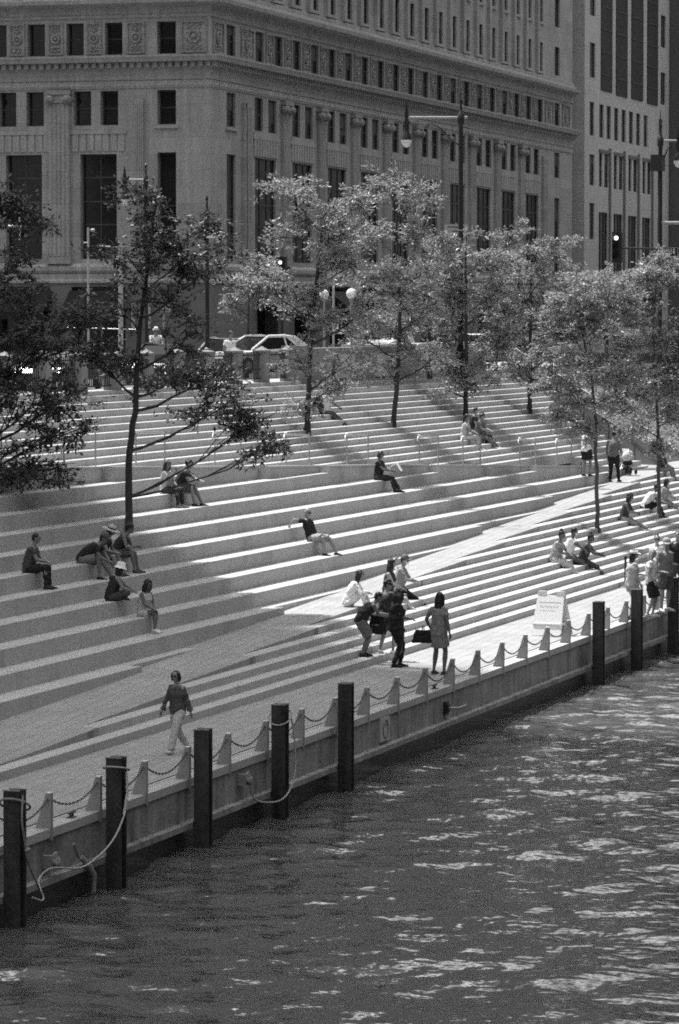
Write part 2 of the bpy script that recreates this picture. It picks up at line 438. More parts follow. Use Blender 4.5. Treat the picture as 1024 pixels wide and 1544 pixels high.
# --- fin posts and chains
def fin_post():
    r = thing('chain_post', 'grey tapered fin post', 'bollard', (0, 0, 0), 0, 'fin posts carrying the quay chain')
    m = MB(); th = .055
    poly = [(0, -.18), (0, .60), (.085, .61), (.28, .0), (.28, -.02), (.06, -.05), (.05, -.2)]
    m.extr(poly, lambda y, z: (-th, y, z), lambda y, z: (th, y, z)); m.build('fin', M['steel'], r)
    m = MB(); m.box(-.062, .062, -.006, .096, .601, .617); m.build('cap', M['whitepaint'], r)
    m = MB(); m.tube([(-.08, .05, .5), (.08, .05, .5)], .018, 8); m.build('chain_pin', M['chain'], r)
    return r
fp = fin_post(); fx = []
n0 = 0
for i in range(25):
    x = 59.9+2.413*i; fx.append(x)
    o = fp if i == 0 else copy_tree(fp)
    o.location = (x, YQ-.01, 0); o.rotation_euler = (0, 0, rnd.uniform(-.03, .03))
    o['label'] = 'grey tapered fin post of the quay chain, %s from the left' % ORD[i]
for i in range(-1, 24):
    x0, x1 = 59.9+2.413*i, 59.9+2.413*(i+1)
    m = MB(); sag = .24+rnd.uniform(-.04, .05); n = 26
    for q in range(n):
        a0 = q/n; a1 = (q+1)/n
        f_ = lambda s: Vector((x0+.06+(x1-x0-.12)*s, YQ+.04, .5-sag*4*s*(1-s)))
        pa, pb = f_(a0), f_(a1); d = (pb-pa); c_ = (pa+pb)/2; L = d.length*.66
        u_ = d.normalized(); w_ = Vector((0, 1, 0)) if q % 2 else Vector((0, 1, 0)).cross(u_).normalized()
        m.tube([c_-u_*L, c_-u_*L*.5+w_*.016, c_+u_*L*.5+w_*.016, c_+u_*L, c_+u_*L*.5-w_*.016, c_-u_*L*.5-w_*.016, c_-u_*L], .008, 5, caps=False)
    o = m.build('post_chain', M['chain'])
    tag(o, 'sagging dark chain hung between fin posts, %s span from the left' % ORD[i+1], 'chain', 'chain spans along the quay')
# --- H piles
def pile():
    r = thing('mooring_pile', 'pile', 'pile', (0, 0, -2), 0, 'steel piles along the quay')
    w = .14
    m = MB(); m.box(-w, -w+.035, -w, w, 0, 2.95); m.box(w-.035, w, -w, w, 0, 2.95)
    m.box(-w+.035, w-.035, -.02, .02, 0, 2.93)
    m.build('steel_section', M['pile'], r)
    m = MB()
    m.box(-w+.036, w-.036, .022, w-.02, .4, 2.90); m.build('timber_packing', M['pile'], r)
    for x0 in (-w-.008, w-.04):
        m = MB(); m.box(x0, x0+.048, -w-.006, w+.006, 2.951, 2.97); m.build('worn_edge', M['fenderrope'], r)
    return r
pl = pile()
pxs = [57.45, 62.28, 67.03, 71.82, 76.44, 100.63, 105.58, 110.71]
plab = ['dark steel pile at the left edge with ropes over its head', 'dark steel pile with a pale rope looped over its top', 'bare dark steel pile beside the walking woman, third from the left', 'dark steel pile with a rope wound round its head and trailing down', 'bare dark steel pile standing below the group of women, fifth from the left', 'dark steel pile just right of the sandwich board', 'dark steel pile in front of the woman in the white visor', 'dark steel pile at the far right in front of the man in shorts']
for i, x in enumerate(pxs):
    o = pl if i == 0 else copy_tree(pl)
    o.location = (x, YQ-.30, -2); o.rotation_euler = (0, 0, rnd.uniform(-.05, .05)); o['label'] = plab[i]
# --- ropes, fenders, plate, bracket, cleats
def sagrope(p0, p1, sag, n=14):
    p0 = Vector(p0); p1 = Vector(p1)
    return [p0.lerp(p1, i/n)-Vector((0, 0, sag*4*(i/n)*(1-i/n))) for i in range(n+1)]
yp = YQ-.30
r_ = thing('mooring_rope', 'pale rope draped from the second pile down to the knotted fender', 'rope', (62.28, yp, .7))
m = MB(); m.torus((62.28, yp, .76),   .23, .017, 24, 6, Matrix.Rotation(.25, 4, 'Y')); m.build('loop', M['rope'], r_, True)
m = MB(); s_ = [Vector((62.2, yp-.22, .70)), Vector((62.15, yp-.25, .35)), Vector((61.95, yp-.26, 0)), Vector((61.5, yp-.25, -.32)), Vector((60.9, yp-.2, -.55)), Vector((60.2, yp-.1, -.68)), Vector((59.5, YQ-.15, -.60)), Vector((58.9, YQ-.15, -.72)), Vector((58.2, yp-.2, -.92)), Vector((57.6, yp-.24, -.8))]
m.tube(catmull(s_), .017, 7); m.tube([p+Vector((.02, .012, .01)) for p in s_[:3]], .02, 7); m.build('strand', M['rope'], r_, True)
def fender(x, z, lab):
    m = MB(); y = YQ-.13
    for i in range(6):
        a_ = i*1.05; m.torus((x+.05*math.cos(a_), y, z+.05*math.sin(a_)), .075, .028, 14, 6, Matrix.Rotation(a_, 4, 'Y') @ Matrix.Rotation(1.1+.3*i, 4, 'X'))
    m.ell((x, y+.02, z), .09, .08, .09); m.box(x-.2, x-.1, y, YQ+.05, z-.12, z+.1)
    tag(m.build('rope_fender', M['fenderrope']), lab, 'fender', 'knotted rope fenders on the quay wall')
fender(59.75, -.50, 'knotted rope fender on the quay wall between the two leftmost piles')
fender(70.3, -.34, 'knotted rope fender on the quay wall left of the rope-wound pile')
r_ = thing('trailing_rope', 'grey rope wound round the fourth pile and hanging in a curve to the wall', 'rope', (71.82, yp, .7))
m = MB(); m.torus((71.82, yp, .72), .23, .016, 24, 6, Matrix.Rotation(-.75, 4, 'Y')); m.build('loop', M['rope'], r_, True)
m = MB(); m.tube(catmull([(72.02, yp-.16, .7), (72.08, yp-.2, .4), (72.1, yp-.22, .05), (72.05, yp-.24, -.35), (71.75, yp-.22, -.72), (71.2, yp-.15, -.88), (70.6, YQ-.2, -.8), (70.3, YQ-.15, -.5)]), .016, 7); m.build('strand', M['rope'], r_, True)
m = MB(); m.tube(catmull([(57.3, yp-.2, .9), (57.2, yp-.22, .5), (57.35, yp-.22, .1), (57.5, yp-.2, -.2), (57.9, yp-.2, -.6), (58.3, yp-.15, -.9)]), .018, 6); m.torus((57.45, yp, .72), .25, .02, 20, 6, Matrix.Rotation(.5, 4, 'Y'))
m.ell((57.4, yp-.24, .0), .05, .05, .05)
tag(m.build('knotted_rope', M['fenderrope']), 'dull rope knotted round the leftmost pile', 'rope')
m = MB(); m.tube([(61.0, YQ-.12, -.62), (61.15, YQ-.2, -.78), (61.3, YQ-.24, -.95), (61.3, YQ-.24, -1.25)], [.05, .06, .05, .035], 8); m.tube([(60.7, YQ-.1, -.35), (60.95, YQ-.1, -.62)], .03, 8)
tag(m.build('drain_spout', M['fenderrope']), 'stubby drain spout low on the quay wall beside the second pile', 'pipe')
px_ = aty(580, 1097, YQ).x
m = MB(); m.box(px_-.36, px_+.36, YQ-.02, YQ+.025, -.68, -.16); r_ = thing('wall_plaque', 'pale rectangular plate with an oval ring fixed to the quay wall', 'plaque', (px_, YQ, -.68))
m.build('plate', M['signmid'], r_, True)
m = MB(); m.torus((px_, YQ-.025, -.42), .2, .012, 28, 6, Matrix.Rotation(PI/2, 4, 'X'), 1, 1); m.box(px_-.15, px_+.15, YQ-.032, YQ-.021, -.335, -.325)
m.build('oval_ring', M['print'], r_, True)
bx_ = aty(672, 1066, YQ).x
r_ = thing('wall_bracket', 'dark steel bracket with a pale arm projecting from the quay wall', 'bracket', (bx_, YQ, -.6))
m = MB(); m.box(bx_-.13, bx_+.13, YQ-.05, YQ+.04, -.62, -.32); m.box(bx_-.09, bx_+.09, YQ-.09, YQ-.05, -.56, -.38); m.build('plate', M['black'], r_, True)
m = MB(); m.tube([(bx_, YQ-.05, -.47), (bx_+.1, YQ-.3, -.47), (bx_+.3, YQ-.42, -.42)], .028, 8); m.build('arm', M['steel'], r_, True)
for i, (u, v, lab) in enumerate([(108, 1234, 'small iron cleat on the coping near the leftmost piles'), (655, 1036, 'small iron cleat on the coping below the standing woman'), (948, 925, 'small iron cleat on the coping between the two rightmost piles')]):
    p = aty(u, v, YQ+.16); m = MB(); x = p.x
    m.box(x-.1, x+.1, YQ+.09, YQ+.23, .013, .03); m.tube([(x-.06, YQ+.16, .02), (x-.06, YQ+.16, .09)], .022, 8); m.tube([(x+.06, YQ+.16, .02), (x+.06, YQ+.16, .09)], .022, 8); m.tube([(x-.16, YQ+.16, .1), (x+.16, YQ+.16, .1)], .02, 8)
    tag(m.build('mooring_cleat', M['chain']), lab, 'cleat', 'cleats on the quay coping')
# --- handrail hoops on the ramp parapet
def hoop(w):
    r = thing('handrail', 'hoop', 'handrail', (0, 0, 0), 0, 'handrail hoops along the ramp parapet')
    for x in (0, w):
        m = MB(); m.tube([(x, 0, -.12), (x, 0, .98)], .024, 8); m.build('post', M['rail'], r)
    m = MB(); m.tube([(-.22, 0, .86), (-.16, 0, .99), (0, 0, 1.0), (w, 0, 1.0-.035*w), (w+.02, 0, .98-.035*w)], .027, 8); m.build('top_rail', M['rail'], r)
    m = MB(); m.ell((-.03, 0, 1.03), .055, .055, .05); m.build('finial', M['whitepaint'], r)
    return r
hp = hoop(2.45)
for i, x in enumerate([89.3, 95.4, 100.2, 106.15, 112.1, 117.6, 123.95, 129.75, 135.4, 141.3]):
    o = hp if i == 0 else copy_tree(hp)
    o.location = (x, wall_front(x+1.2)+.4, wall_z(x+1.2)-.02)
    o['label'] = 'slim steel handrail hoop on the ramp parapet, %s from the left' % ORD[i]
# --- water
M['water'], nt, b = new_mat('river_water')
b.inputs['Base Color'].default_value = (.075, .075, .075, 1); b.inputs['Roughness'].default_value = .03; b.inputs['IOR'].default_value = 1.33
b.inputs['Specular IOR Level'].default_value = .75
p1 = pos_(nt, (1, .8, 1)); n1 = noise_(nt, p1, 1.9, 2, .5); n2 = noise_(nt, pos_(nt, (1, .5, 1)), 4.2, 3, .6)
hh = math_(nt, 'ADD', math_(nt, 'MULTIPLY', n1, .5), math_(nt, 'MULTIPLY', n2, .09))
bn = N(nt, 'ShaderNodeBump'); bn.inputs['Strength'].default_value = 1.0; bn.inputs['Distance'].default_value = .13
nt.links.new(hh, bn.inputs['Height']); nt.links.new(bn.outputs[0], b.inputs['Normal'])
WL = -1.28
xs_ = [-60, -20, 10, 25, 35]+[40+.22*i for i in range(410)]+[135, 150, 180, 250, 400, 900, 2500]
ys_ = [-900, -200, -60, -20, 0, 3]+[6+.22*i for i in range(76)]+[23.2]
vs = []; fs = []
for x in xs_:
    for y in ys_:
        fx_ = min(1, max(0, (x-38)/6), max(0, (136-x)/10)); fy_ = min(1, max(0, (y-2)/3)); w_ = max(0, min(fx_, fy_))
        z = 0
        if w_ > 0:
            z = .07*noise.noise((x*.28, y*.17, 0))+.085*noise.noise((x*.75, y*.6, 3))+.075*noise.noise((x*1.6+.4*y, y*1.25, 7))
        vs.append((x, y, WL+z*w_))
ny = len(ys_)
for i in range(len(xs_)-1):
    for j in range(ny-1): fs.append((i*ny+j, (i+1)*ny+j, (i+1)*ny+j+1, i*ny+j+1))
m = MB(); m.add(vs, fs, True); struct('water', m, M['water'])
# ================================================================= STREET LEVEL
def street_z(x): return 6.17+max(0, (x-130))*.0055
m = MB()
xs = [WX0, 130, 192, 260, 360, 700]
for xa, xb in zip(xs, xs[1:]):
    za, zb = street_z(xa), street_z(xb)
    m.add([(xa, 44.2, za), (xb, 44.2, zb), (xb, 59, zb), (xa, 59, za)], [(0, 1, 2, 3)])
m.add([(172, 58.99, street_z(172)-.004), (187, 58.99, street_z(187)-.004), (187, 400, street_z(187)), (172, 400, street_z(172))], [(0, 1, 2, 3)])
struct('street', m, M['asphalt'])
m = MB()
m.hexa([(WX0, 40.62, 5.0), (130, 40.62, 5.0), (130, 44.2, 5.0), (WX0, 44.2, 5.0), (WX0, 40.62, 6.21), (130, 40.62, 6.21), (130, 44.2, 6.21), (WX0, 44.2, 6.21)])
m.hexa([(130, 40.62, 5.0), (192, 40.62, 5.0), (192, 44.2, 5.0), (130, 44.2, 5.0), (130, 40.62, 6.21), (192, 40.62, 6.55), (192, 44.2, 6.65), (130, 44.2, 6.3)])
for x0, x1 in ((187, 700), (WX0, 172)):
    z0, z1 = street_z(x0)+.14, street_z(min(x1, 360))+.14
    m.hexa([(x0, 59, 5), (x1, 59, 5), (x1, 63.2, 5), (x0, 63.2, 5), (x0, 59, z0), (x1, 59, z1), (x1, 63.2, z1), (x0, 63.2, z0)])
m.box(187, 190.3, 63.2, 140, 5, 6.66)
struct('pavement', m, M['walk'])
m = MB(); m.add([(-2500, 400, 5.6), (3500, 400, 5.6), (3500, 4000, 5.6), (-2500, 4000, 5.6)], [(0, 1, 2, 3)])
m.add([(WX0, 63.2, 6.1), (172, 63.2, 6.1), (172, 400, 5.6), (WX0, 400, 5.6)], [(0, 1, 2, 3)])
m.add([(-2500, YQ, 5.3), (WX0-.02, YQ, 5.3), (WX0-.02, 400, 5.59), (-2500, 400, 5.59)], [(0, 1, 2, 3)])
m.add([(330.02, YQ, 5.6), (3500, YQ, 5.6), (3500, 400, 5.58), (330.02, 400, 5.58)], [(0, 1, 2, 3)])
struct('city_ground', m, M['asphalt'])
m = MB()
for i in range(22):
    x = 100+6*i; z = street_z(x+1.5)+.02
    m.box(x, x+3, 51.5, 51.62, z-.03, z+.006)
struct('lane_marking', m, M['whitepaint'])
# --- parapet piers with iron railing panels
PX = [116.7+3.1*i for i in range(-7, 6)]
t = thing('stone_balustrade', 'row of stone piers with iron railing panels between the street and the steps', 'balustrade', (115, 40.95, 6.2))
m = MB(); m.box(PX[0]-1, 133.0, 40.63, 41.15, 6.15, 6.33); m.build('plinth', M['coping'], t, True)
for i, x in enumerate(PX):
    m = MB(); m.box(x-.24, x+.24, 40.68, 41.12, 6.33, 7.40); m.box(x-.27, x+.27, 40.65, 41.15, 7.40, 7.47)
    c = (x, 40.9, 7.62); m.add([(x-.24, 40.68, 7.47), (x+.24, 40.68, 7.47), (x+.24, 41.12, 7.47), (x-.24, 41.12, 7.47), c], [(0, 1, 4), (1, 2, 4), (2, 3, 4), (3, 0, 4)])
    m.build('pier', M['wallstone'], t, True)
    if i < len(PX)-1:
        m = MB(); xa, xb = x+.25, PX[i+1]-.25
        for z in (6.45, 6.78, 7.28): m.box(xa, xb, 40.87, 40.93, z, z+.045)
        n = 16
        for q in range(n):
            xx = xa+(q+.5)*(xb-xa)/n; m.box(xx-.012, xx+.012, 40.885, 40.915, 6.45, 7.42)
        m.build('railing_panel', M['black'], t, True)
m = MB(); m.box(133.0, 133.0+.8, 40.6, 41.4, 6.1, 7.6); m.build('end_pier', M['wallstone'], t, True)
t = thing('planter_wall', 'long stone wall with a pale cap rising above the top step', 'wall', (147, 41, 6.1))
m = MB(); m.box(133.82, 160.2, 40.64, 41.4, 6.0, 7.5); m.build('wall', M['wallstone'], t, True)
m = MB()
for x in (137.3, 143.0, 150.5): m.box(x, x+2.6, 40.60, 40.65, 6.35, 7.25)
m.build('inset_panel', M['coping'], t, True)
m = MB(); m.box(141.0, 160.3, 40.55, 41.5, 7.5, 7.6); m.build('cap', M['coping'], t, True)
# --- bridge abutment with balusters on the right
t = thing('bridge_abutment', 'stone bridge abutment with a balustrade beyond the stairs on the right', 'wall', (192, 36, 0))
m = MB(); m.box(192, 196, 12, 45.8, -3, 6.85); m.box(191.8, 192, 24, 45.8, 2.0, 2.3); m.build('wall', M['wallstone'], t, True)
m = MB(); m.box(191.75, 192.8, 22.5, 46.1, 6.85, 7.0); m.build('ledge', M['coping'], t, True)
m = MB(); m.box(191.85, 192.6, 22.6, 46.0, 7.76, 7.94); m.build('top_rail', M['coping'], t, True)
m = MB(); m.box(191.9, 192.5, 45.2, 46.05, 7.0, 7.76); m.box(191.9, 192.5, 39.2, 40.3, 7.0, 7.76); m.box(191.9, 192.5, 33, 34, 7.0, 7.76); m.box(191.9, 192.5, 24.5, 25.5, 7.0, 7.76); m.build('pier', M['wallstone'], t, True)
m = MB(); m.lathe([(.11, 0), (.11, .06), (.05, .12), (.12, .32), (.07, .55), (.05, .62), (.10, .70), (.10, .76)], (0, 0, 0), 8); bme = m.mesh('baluster', M['coping'])
yb = 25.8
while yb < 45:
    if not (33-.1 < yb < 34.1 or 39.1 < yb < 40.4):
        o = bpy.data.objects.new('baluster', bme); COL.objects.link(o); o.parent = t; o.location = (192.2-192, yb-36, 7.0)
    yb += .42
t = thing('approach_wall', 'lower stone wall with a sunlit cap at the right edge behind the trees', 'wall', (186, 33, 0))
p = atx(972, 548, 187); m = MB(); m.box(187, 188, 22.8, p.y, -1, 6.2); m.build('wall', M['wallstone'], t, True)
m = MB(); m.box(186.9, 188.6, 22.7, p.y+.1, 6.2, 6.36); m.build('cap', M['coping'], t, True)
# ================================================================= BUILDINGS
def wallgrid(mb, s0, s1, z0, z1, holes, P, depth):
    ss = sorted(set([s0, s1]+[h[0] for h in holes]+[h[1] for h in holes])); zz = sorted(set([z0, z1]+[h[2] for h in holes]+[h[3] for h in holes]))
    for za, zb in zip(zz, zz[1:]):
        row = [h for h in holes if h[2] <= za+1e-6 and h[3] >= zb-1e-6]
        run = None
        for sa, sb in zip(ss, ss[1:]):
            cov = any(h[0] <= sa+1e-6 and h[1] >= sb-1e-6 for h in row)
            if cov:
                if run is not None: mb.add([P(run, 0, za), P(sa, 0, za), P(sa, 0, zb), P(run, 0, zb)], [(0, 1, 2, 3)]); run = None
            elif run is None: run = sa
        if run is not None: mb.add([P(run, 0, za), P(s1, 0, za), P(s1, 0, zb), P(run, 0, zb)], [(0, 1, 2, 3)])
    for h in holes:
        a0, a1, b0, b1 = h[:4]
        mb.add([P(a0, 0, b0), P(a1, 0, b0), P(a1, 0, b1), P(a0, 0, b1), P(a0, depth, b0), P(a1, depth, b0), P(a1, depth, b1), P(a0, depth, b1)], [(0, 1, 5, 4), (1, 2, 6, 5), (2, 3, 7, 6), (3, 0, 4, 7)])
def pbox(mb, P, s0, s1, d0, d1, z0, z1):
    a_, b_ = P(s0, d0, z0), P(s1, d1, z1)
    mb.box(min(a_[0], b_[0]), max(a_[0], b_[0]), min(a_[1], b_[1]), max(a_[1], b_[1]), z0, z1)
WM = {}
def window(P, s0, s1, z0, z1, par, depth, kind='sash'):
    w, h = s1-s0, z1-z0; ax = 'x' if abs(P(1, 0, 0)[0]-P(0, 0, 0)[0]) > .5 else 'y'
    key = (round(w, 2), round(h, 2), ax, kind)
    if key not in WM:
        fr, gl = MB(), MB(); t_ = .07; d0 = 0; d1 = .06
        Q = (lambda s, d, z: (s, d, z)) if ax == 'x' else (lambda s, d, z: (d, s, z))
        pbox(gl, Q, 0, w, .03, .05, 0, h)
        for a0, a1, b0, b1 in [(0, t_, 0, h), (w-t_, w, 0, h), (t_, w-t_, 0, t_), (t_, w-t_, h-t_, h)]: pbox(fr, Q, a0, a1, -.02, .028, b0, b1)
        if kind == 'sash': pbox(fr, Q, t_, w-t_, -.01, .026, h*.5-.03, h*.5+.03)
        else:
            n = 3 if w > 2.5 else 2
            for i in range(1, n): pbox(fr, Q, w*i/n-.03, w*i/n+.03, -.01, .026, t_, h-t_)
            for q in (.33, .55, .78): pbox(fr, Q, t_, w-t_, -.008, .024, h*q-.04, h*q+.04)
        WM[key] = (fr.mesh('window', M['frame']), gl.mesh('pane', M['glass']))
    fm, gm = WM[key]; p = P(s0, depth-.08, z0)
    if ax == 'y': p = (p[0], min(P(s0, 0, 0)[1], P(s1, 0, 0)[1]), z0)
    o = bpy.data.objects.new('window', fm); COL.objects.link(o); o.parent = par; o.location = Vector(p)-par.location
    g = bpy.data.objects.new('pane', gm); COL.objects.link(g); g.parent = o
    if kind == 'sash' and rnd.random() < .3:
        bl = MB(); Q = (lambda s, d, z: (s, d, z)) if ax == 'x' else (lambda s, d, z: (d, s, z)); f_ = rnd.choice((.3, .5, .55, .7))
        pbox(bl, Q, .08, w-.08, .012, .024, h*(1-f_), h-.08); bo_ = bl.build('blind', M['blind'], o)
BX, BYY = 190.1, 63.0
t = thing('corner_building', 'grey classical stone office building on the street corner with carved panels and fluted columns', 'building', (BX, BYY, 6.6))
PR = lambda s, d, z: (s, BYY+d, z)       # river front
PL = lambda s, d, z: (BX+d, s, z)        # street front
XEND = 273.9; YEND = 96.0; ZT = 82.0
hr, hl = [], []
colsr = [197.75+6.87*i for i in range(10)]
for c in colsr:
    hr += [(c+.05, c+1.55, 22.42, 24.1, 's'), (c+3.48, c+4.98, 22.42, 24.1, 's')]
    hr += [(c-.1, c+1.4, 18.75, 20.55, 's'), (c+2.35, c+3.85, 18.75, 20.55, 's')]
    hr += [(c-.05, c+3.7, 11.75, 17.3, 't')]
    for z in (26.05, 29.5): hr += [(c+.05, c+1.55, z, z+2.05, 's'), (c+3.48, c+4.98, z, z+2.05, 's')]
    hr += [(c-.05, c+3.7, 7.2, 10.4, 'g')]
for z0, z1 in ((22.42, 24.1), (18.75, 20.55), (11.75, 17.3), (26.05, 28.1), (29.5, 31.55)):
    hr += [(192.8, 194.3, z0, z1, 's'), (268.2, 269.8, z0, z1, 's')]
for y0 in (67.85, 70.0, 72.17, 74.33, 76.5, 78.66): hl.append((y0, y0+.98, 22.42, 24.1, 's'))
for y0 in (68.1, 69.6, 72.25, 73.8, 76.4, 77.9, 80.55): hl.append((y0, y0+.98, 18.75, 20.55, 's'))
for y0 in (68.19, 72.37, 76.55, 80.7): hl.append((y0, y0+2.03, 11.75, 17.25, 't'))
for y0 in (68.19, 72.37, 76.55): hl.append((y0-.5, y0+2.5, 6.9, 10.3, 'g'))
for z0, z1 in ((22.42, 24.1), (18.75, 20.55), (11.75, 17.3)): hl.append((64.9, 65.93, z0, z1, 's'))
DR = .22; DL = .5
m = MB(); wallgrid(m, BX, XEND, 11.0, ZT, [h for h in hr if h[4] != 'g'], PR, DR); wallgrid(m, BYY, YEND, 11.0, ZT, [h for h in hl if h[4] != 'g'], PL, DL)
m.add([PR(BX, 0, ZT), PR(XEND, 0, ZT), (XEND, YEND, ZT), (BX, YEND, ZT)], [(0, 1, 2, 3)]); m.add([(XEND, BYY, 6), (XEND, YEND, 6), (XEND, YEND, ZT), (XEND, BYY, ZT)], [(0, 1, 2, 3)])
m.build('wall', M['bstone'], t, True)
m = MB(); wallgrid(m, BX-.12, XEND, 6.3, 10.98, [(h[0], h[1], h[2], h[3]) for h in hr if h[4] == 'g'], lambda s, d, z: (s, BYY-.12+d, z), 1.2)
wallgrid(m, BYY-.12, YEND, 6.3, 10.98, [(h[0], h[1], h[2], h[3]) for h in hl if h[4] == 'g'], lambda s, d, z: (BX-.12+d, s, z), 1.2)
m.build('ground_floor_wall', M['bdark'], t, True)
m = MB(); m.box(BX+.62, XEND-.1, BYY+.62, YEND-.1, 6.3, ZT-.4); m.build('interior_core', M['glass'], t, True)
nw = 0
ordr = sorted([h for h in hr if h[4] in 'st'], key=lambda h: h[2])
for h in ordr: window(PR, h[0], h[1], h[2], h[3], t, DR, 'sash' if h[4] == 's' else 'tall') if not (h[2] > 29 and h[0] < 212) and not (h[2] > 25 and h[0] < 199) else None
for h in hl:
    if h[4] in 'st' and h[0] < 77: window(PL, h[0], h[1], h[2], h[3], t, DL, 'sash' if h[4] == 's' else 'tall')
def sweep(mb, prof):       # profile (outward distance, z) run along both fronts with a mitred corner
    n = len(prof); vs = []
    for (d, z) in prof: vs.append((BX-d, YEND, z))
    for (d, z) in prof: vs.append((BX-d, BYY-d, z))
    for (d, z) in prof: vs.append((XEND, BYY-d, z))
    fs = []
    for a_ in (0, n):
        for i in range(n-1): fs.append((a_+i, a_+i+1, a_+n+i+1, a_+n+i))
    mb.add(vs, fs)
def dentils(mb, z0, z1, d0, d1, w, gap):
    s = BX-d1+.1
    while s < XEND-w: pbox(mb, PR, s, s+w, -d1, -d0, z0, z1); s += w+gap
    s = BYY-d1+.3
    while s < 84: pbox(mb, PL, s, s+w, -d1, -d0, z0, z1); s += w+gap
m = MB()
sweep(m, [(0, 21.05), (.06, 21.1), (.06, 21.3), (.12, 21.45), (.12, 21.66), (.16, 21.68), (.20, 21.98), (.62, 22.0), (.66, 22.12), (.72, 22.25), (.72, 22.33), (0, 22.36)])
dentils(m, 21.72, 21.97, .16, .42, .22, .2); m.build('dentil_cornice', M['bplain'], t, True)
m = MB(); sweep(m, [(0, 20.62), (.05, 20.66), (.10, 20.8), (.04, 20.9), (.04, 21.04), (0, 21.045)]); m.build('architrave_moulding', M['bplain'], t, True)
m = MB(); sweep(m, [(0, 24.28), (.10, 24.34), (.14, 24.46), (.05, 24.5), (.05, 24.9), (.35, 24.96), (.62, 25.05), (.66, 25.25), (.3, 25.32), (.25, 25.5), (.12, 25.55), (.12, 25.8), (0, 25.84)]); m.build('upper_cornice', M['bplain'], t, True)
m = MB(); sweep(m, [(0, 11.0), (.16, 11.02), (.22, 11.15), (.22, 11.35), (.08, 11.5), (0, 11.52)]); sweep(m, [(.115, 10.45), (.2, 10.5), (.2, 10.62), (.13, 10.7), (.13, 10.99), (0, 11.0)]); m.build('base_course', M['bplain'], t, True)
# pilasters with capitals
def column(P, s, w, cap):
    m = MB(); pbox(m, P, s-w/2, s+w/2, -.16, .02, 11.5, 20.1)
    n = 5
    for i in range(n):
        x = s-w/2+w*(i+.5)/n; pbox(m, P, x-w*.06, x+w*.06, -.19, -.15, 11.9, 19.9)
    pbox(m, P, s-w/2-.08, s+w/2+.08, -.28, .02, 11.5, 11.85); m.build('column', M['bstone'], t, True)
    if cap:
        m = MB(); pbox(m, P, s-w/2-.1, s+w/2+.1, -.34, .02, 20.38, 20.61)
        for sg in (-1, 1):
            c = P(s+sg*w*.42, -.22, 20.12); m.ell(c, .3, .3, .26)
        pbox(m, P, s-w/2, s+w/2, -.26, .02, 19.95, 20.39); m.build('capital', M['bcarve'], t, True)
for i in range(11):
    column(PR, 197.75+6.87*i-1.55, 1.25 if i else 1.1, 0 < i < 10)
for y in (71.35, 75.55, 79.8): column(PL, y, 1.2, True)
column(PL, 66.9, .5, False); column(PR, 195.6, .5, False)
# flat lintel panels above the tall windows and sills
for c in colsr:
    m = MB()
    pbox(m, PR, c-.5, c+4.2, -.08, .01, 18.3, 18.52); pbox(m, PR, c-.3, c+4.0, -.05, .01, 18.52, 18.7)
    for q in range(9): pbox(m, PR, c-.3+q*.48, c-.3+q*.48+.34, -.07, .01, 17.4, 18.32)
    m.build('lintel_panel', M['bplain'], t, True)
for y in (68.19, 72.37, 76.55, 80.7):
    m = MB()
    pbox(m, PL, y-.55, y+2.6, -.08, .01, 18.3, 18.5)
    for q in range(7): pbox(m, PL, y-.45+q*.43, y-.45+q*.43+.33, -.05, .01, 17.4, 18.32)
    m.build('lintel_panel', M['bplain'], t, True)
m = MB()
pbox(m, PL, 64.75, 66.05, -.1, .01, 18.55, 18.7); pbox(m, PR, 192.6, 194.5, -.1, .01, 18.55, 18.7)
m.build('corner_sill', M['bplain'], t, True)
m = MB()
for c in colsr:
    for dx in (.05, 3.48):
        for z in (26.05, 29.5): pbox(m, PR, c+dx-.12, c+dx+1.62, -.12, .01, z-.16, z)
m.build('window_sill', M['bplain'], t, True)
for c in colsr:
    for dx in (-.95, 2.5): 
        mm = MB(); pbox(mm, PR, c+dx+.2, c+dx+.75, -.22, .01, 25.86, 60); mm.build('pier_strip', M['bstone'], t, True)
def cpanel(P, s0, s1):
    z0, z1 = 22.46, 24.12; w = s1-s0; m = MB(); b_ = .09
    for a0, a1, c0, c1 in [(s0, s0+b_, z0, z1), (s1-b_, s1, z0, z1), (s0+b_, s1-b_, z0, z0+b_), (s0+b_, s1-b_, z1-b_, z1)]: pbox(m, P, a0, a1, -.09, .01, c0, c1)
    sm, zm = (s0+s1)/2, (z0+z1)/2; Rm = Matrix.Rotation(PI/2, 4, 'X') if P is PR else Matrix.Rotation(PI/2, 4, 'Y')
    r_ = min(.30, w*.24)
    m.torus(P(sm, -.05, zm), r_, .07, 18, 6, Rm); m.ell(P(sm, -.04, zm), r_*.45, r_*.45, r_*.5, 8, 6)
    for sg in (-1, 1):
        for sv in (-1, 1):
            for (a_, b_, r2) in ((.06, .42, .09), (.55, .45, .07), (.3, .56, .06), (.62, .62, .07), (.08, .66, .06), (.7, .2, .05)):
                m.ell(P(sm+sg*a_*(w/2-.14), -.02, zm+sv*b_), r2, r2, r2, 6, 4)
    m.build('carved_panel', M['bcarve'], t, True)
for i in range(19):
    s = 197.75+3.435*i; cpanel(PR, s+1.85, s+3.15)
cpanel(PR, 195.2, 197.3); cpanel(PR, 190.5, 192.2); cpanel(PR, 265.2, 267.6); cpanel(PR, 270.5, 272.8)
for y in (69.0, 71.15, 73.3, 75.5, 77.6): cpanel(PL, y, y+.85)
cpanel(PL, 66.6, 67.6); cpanel(PL, 63.2, 64.6)
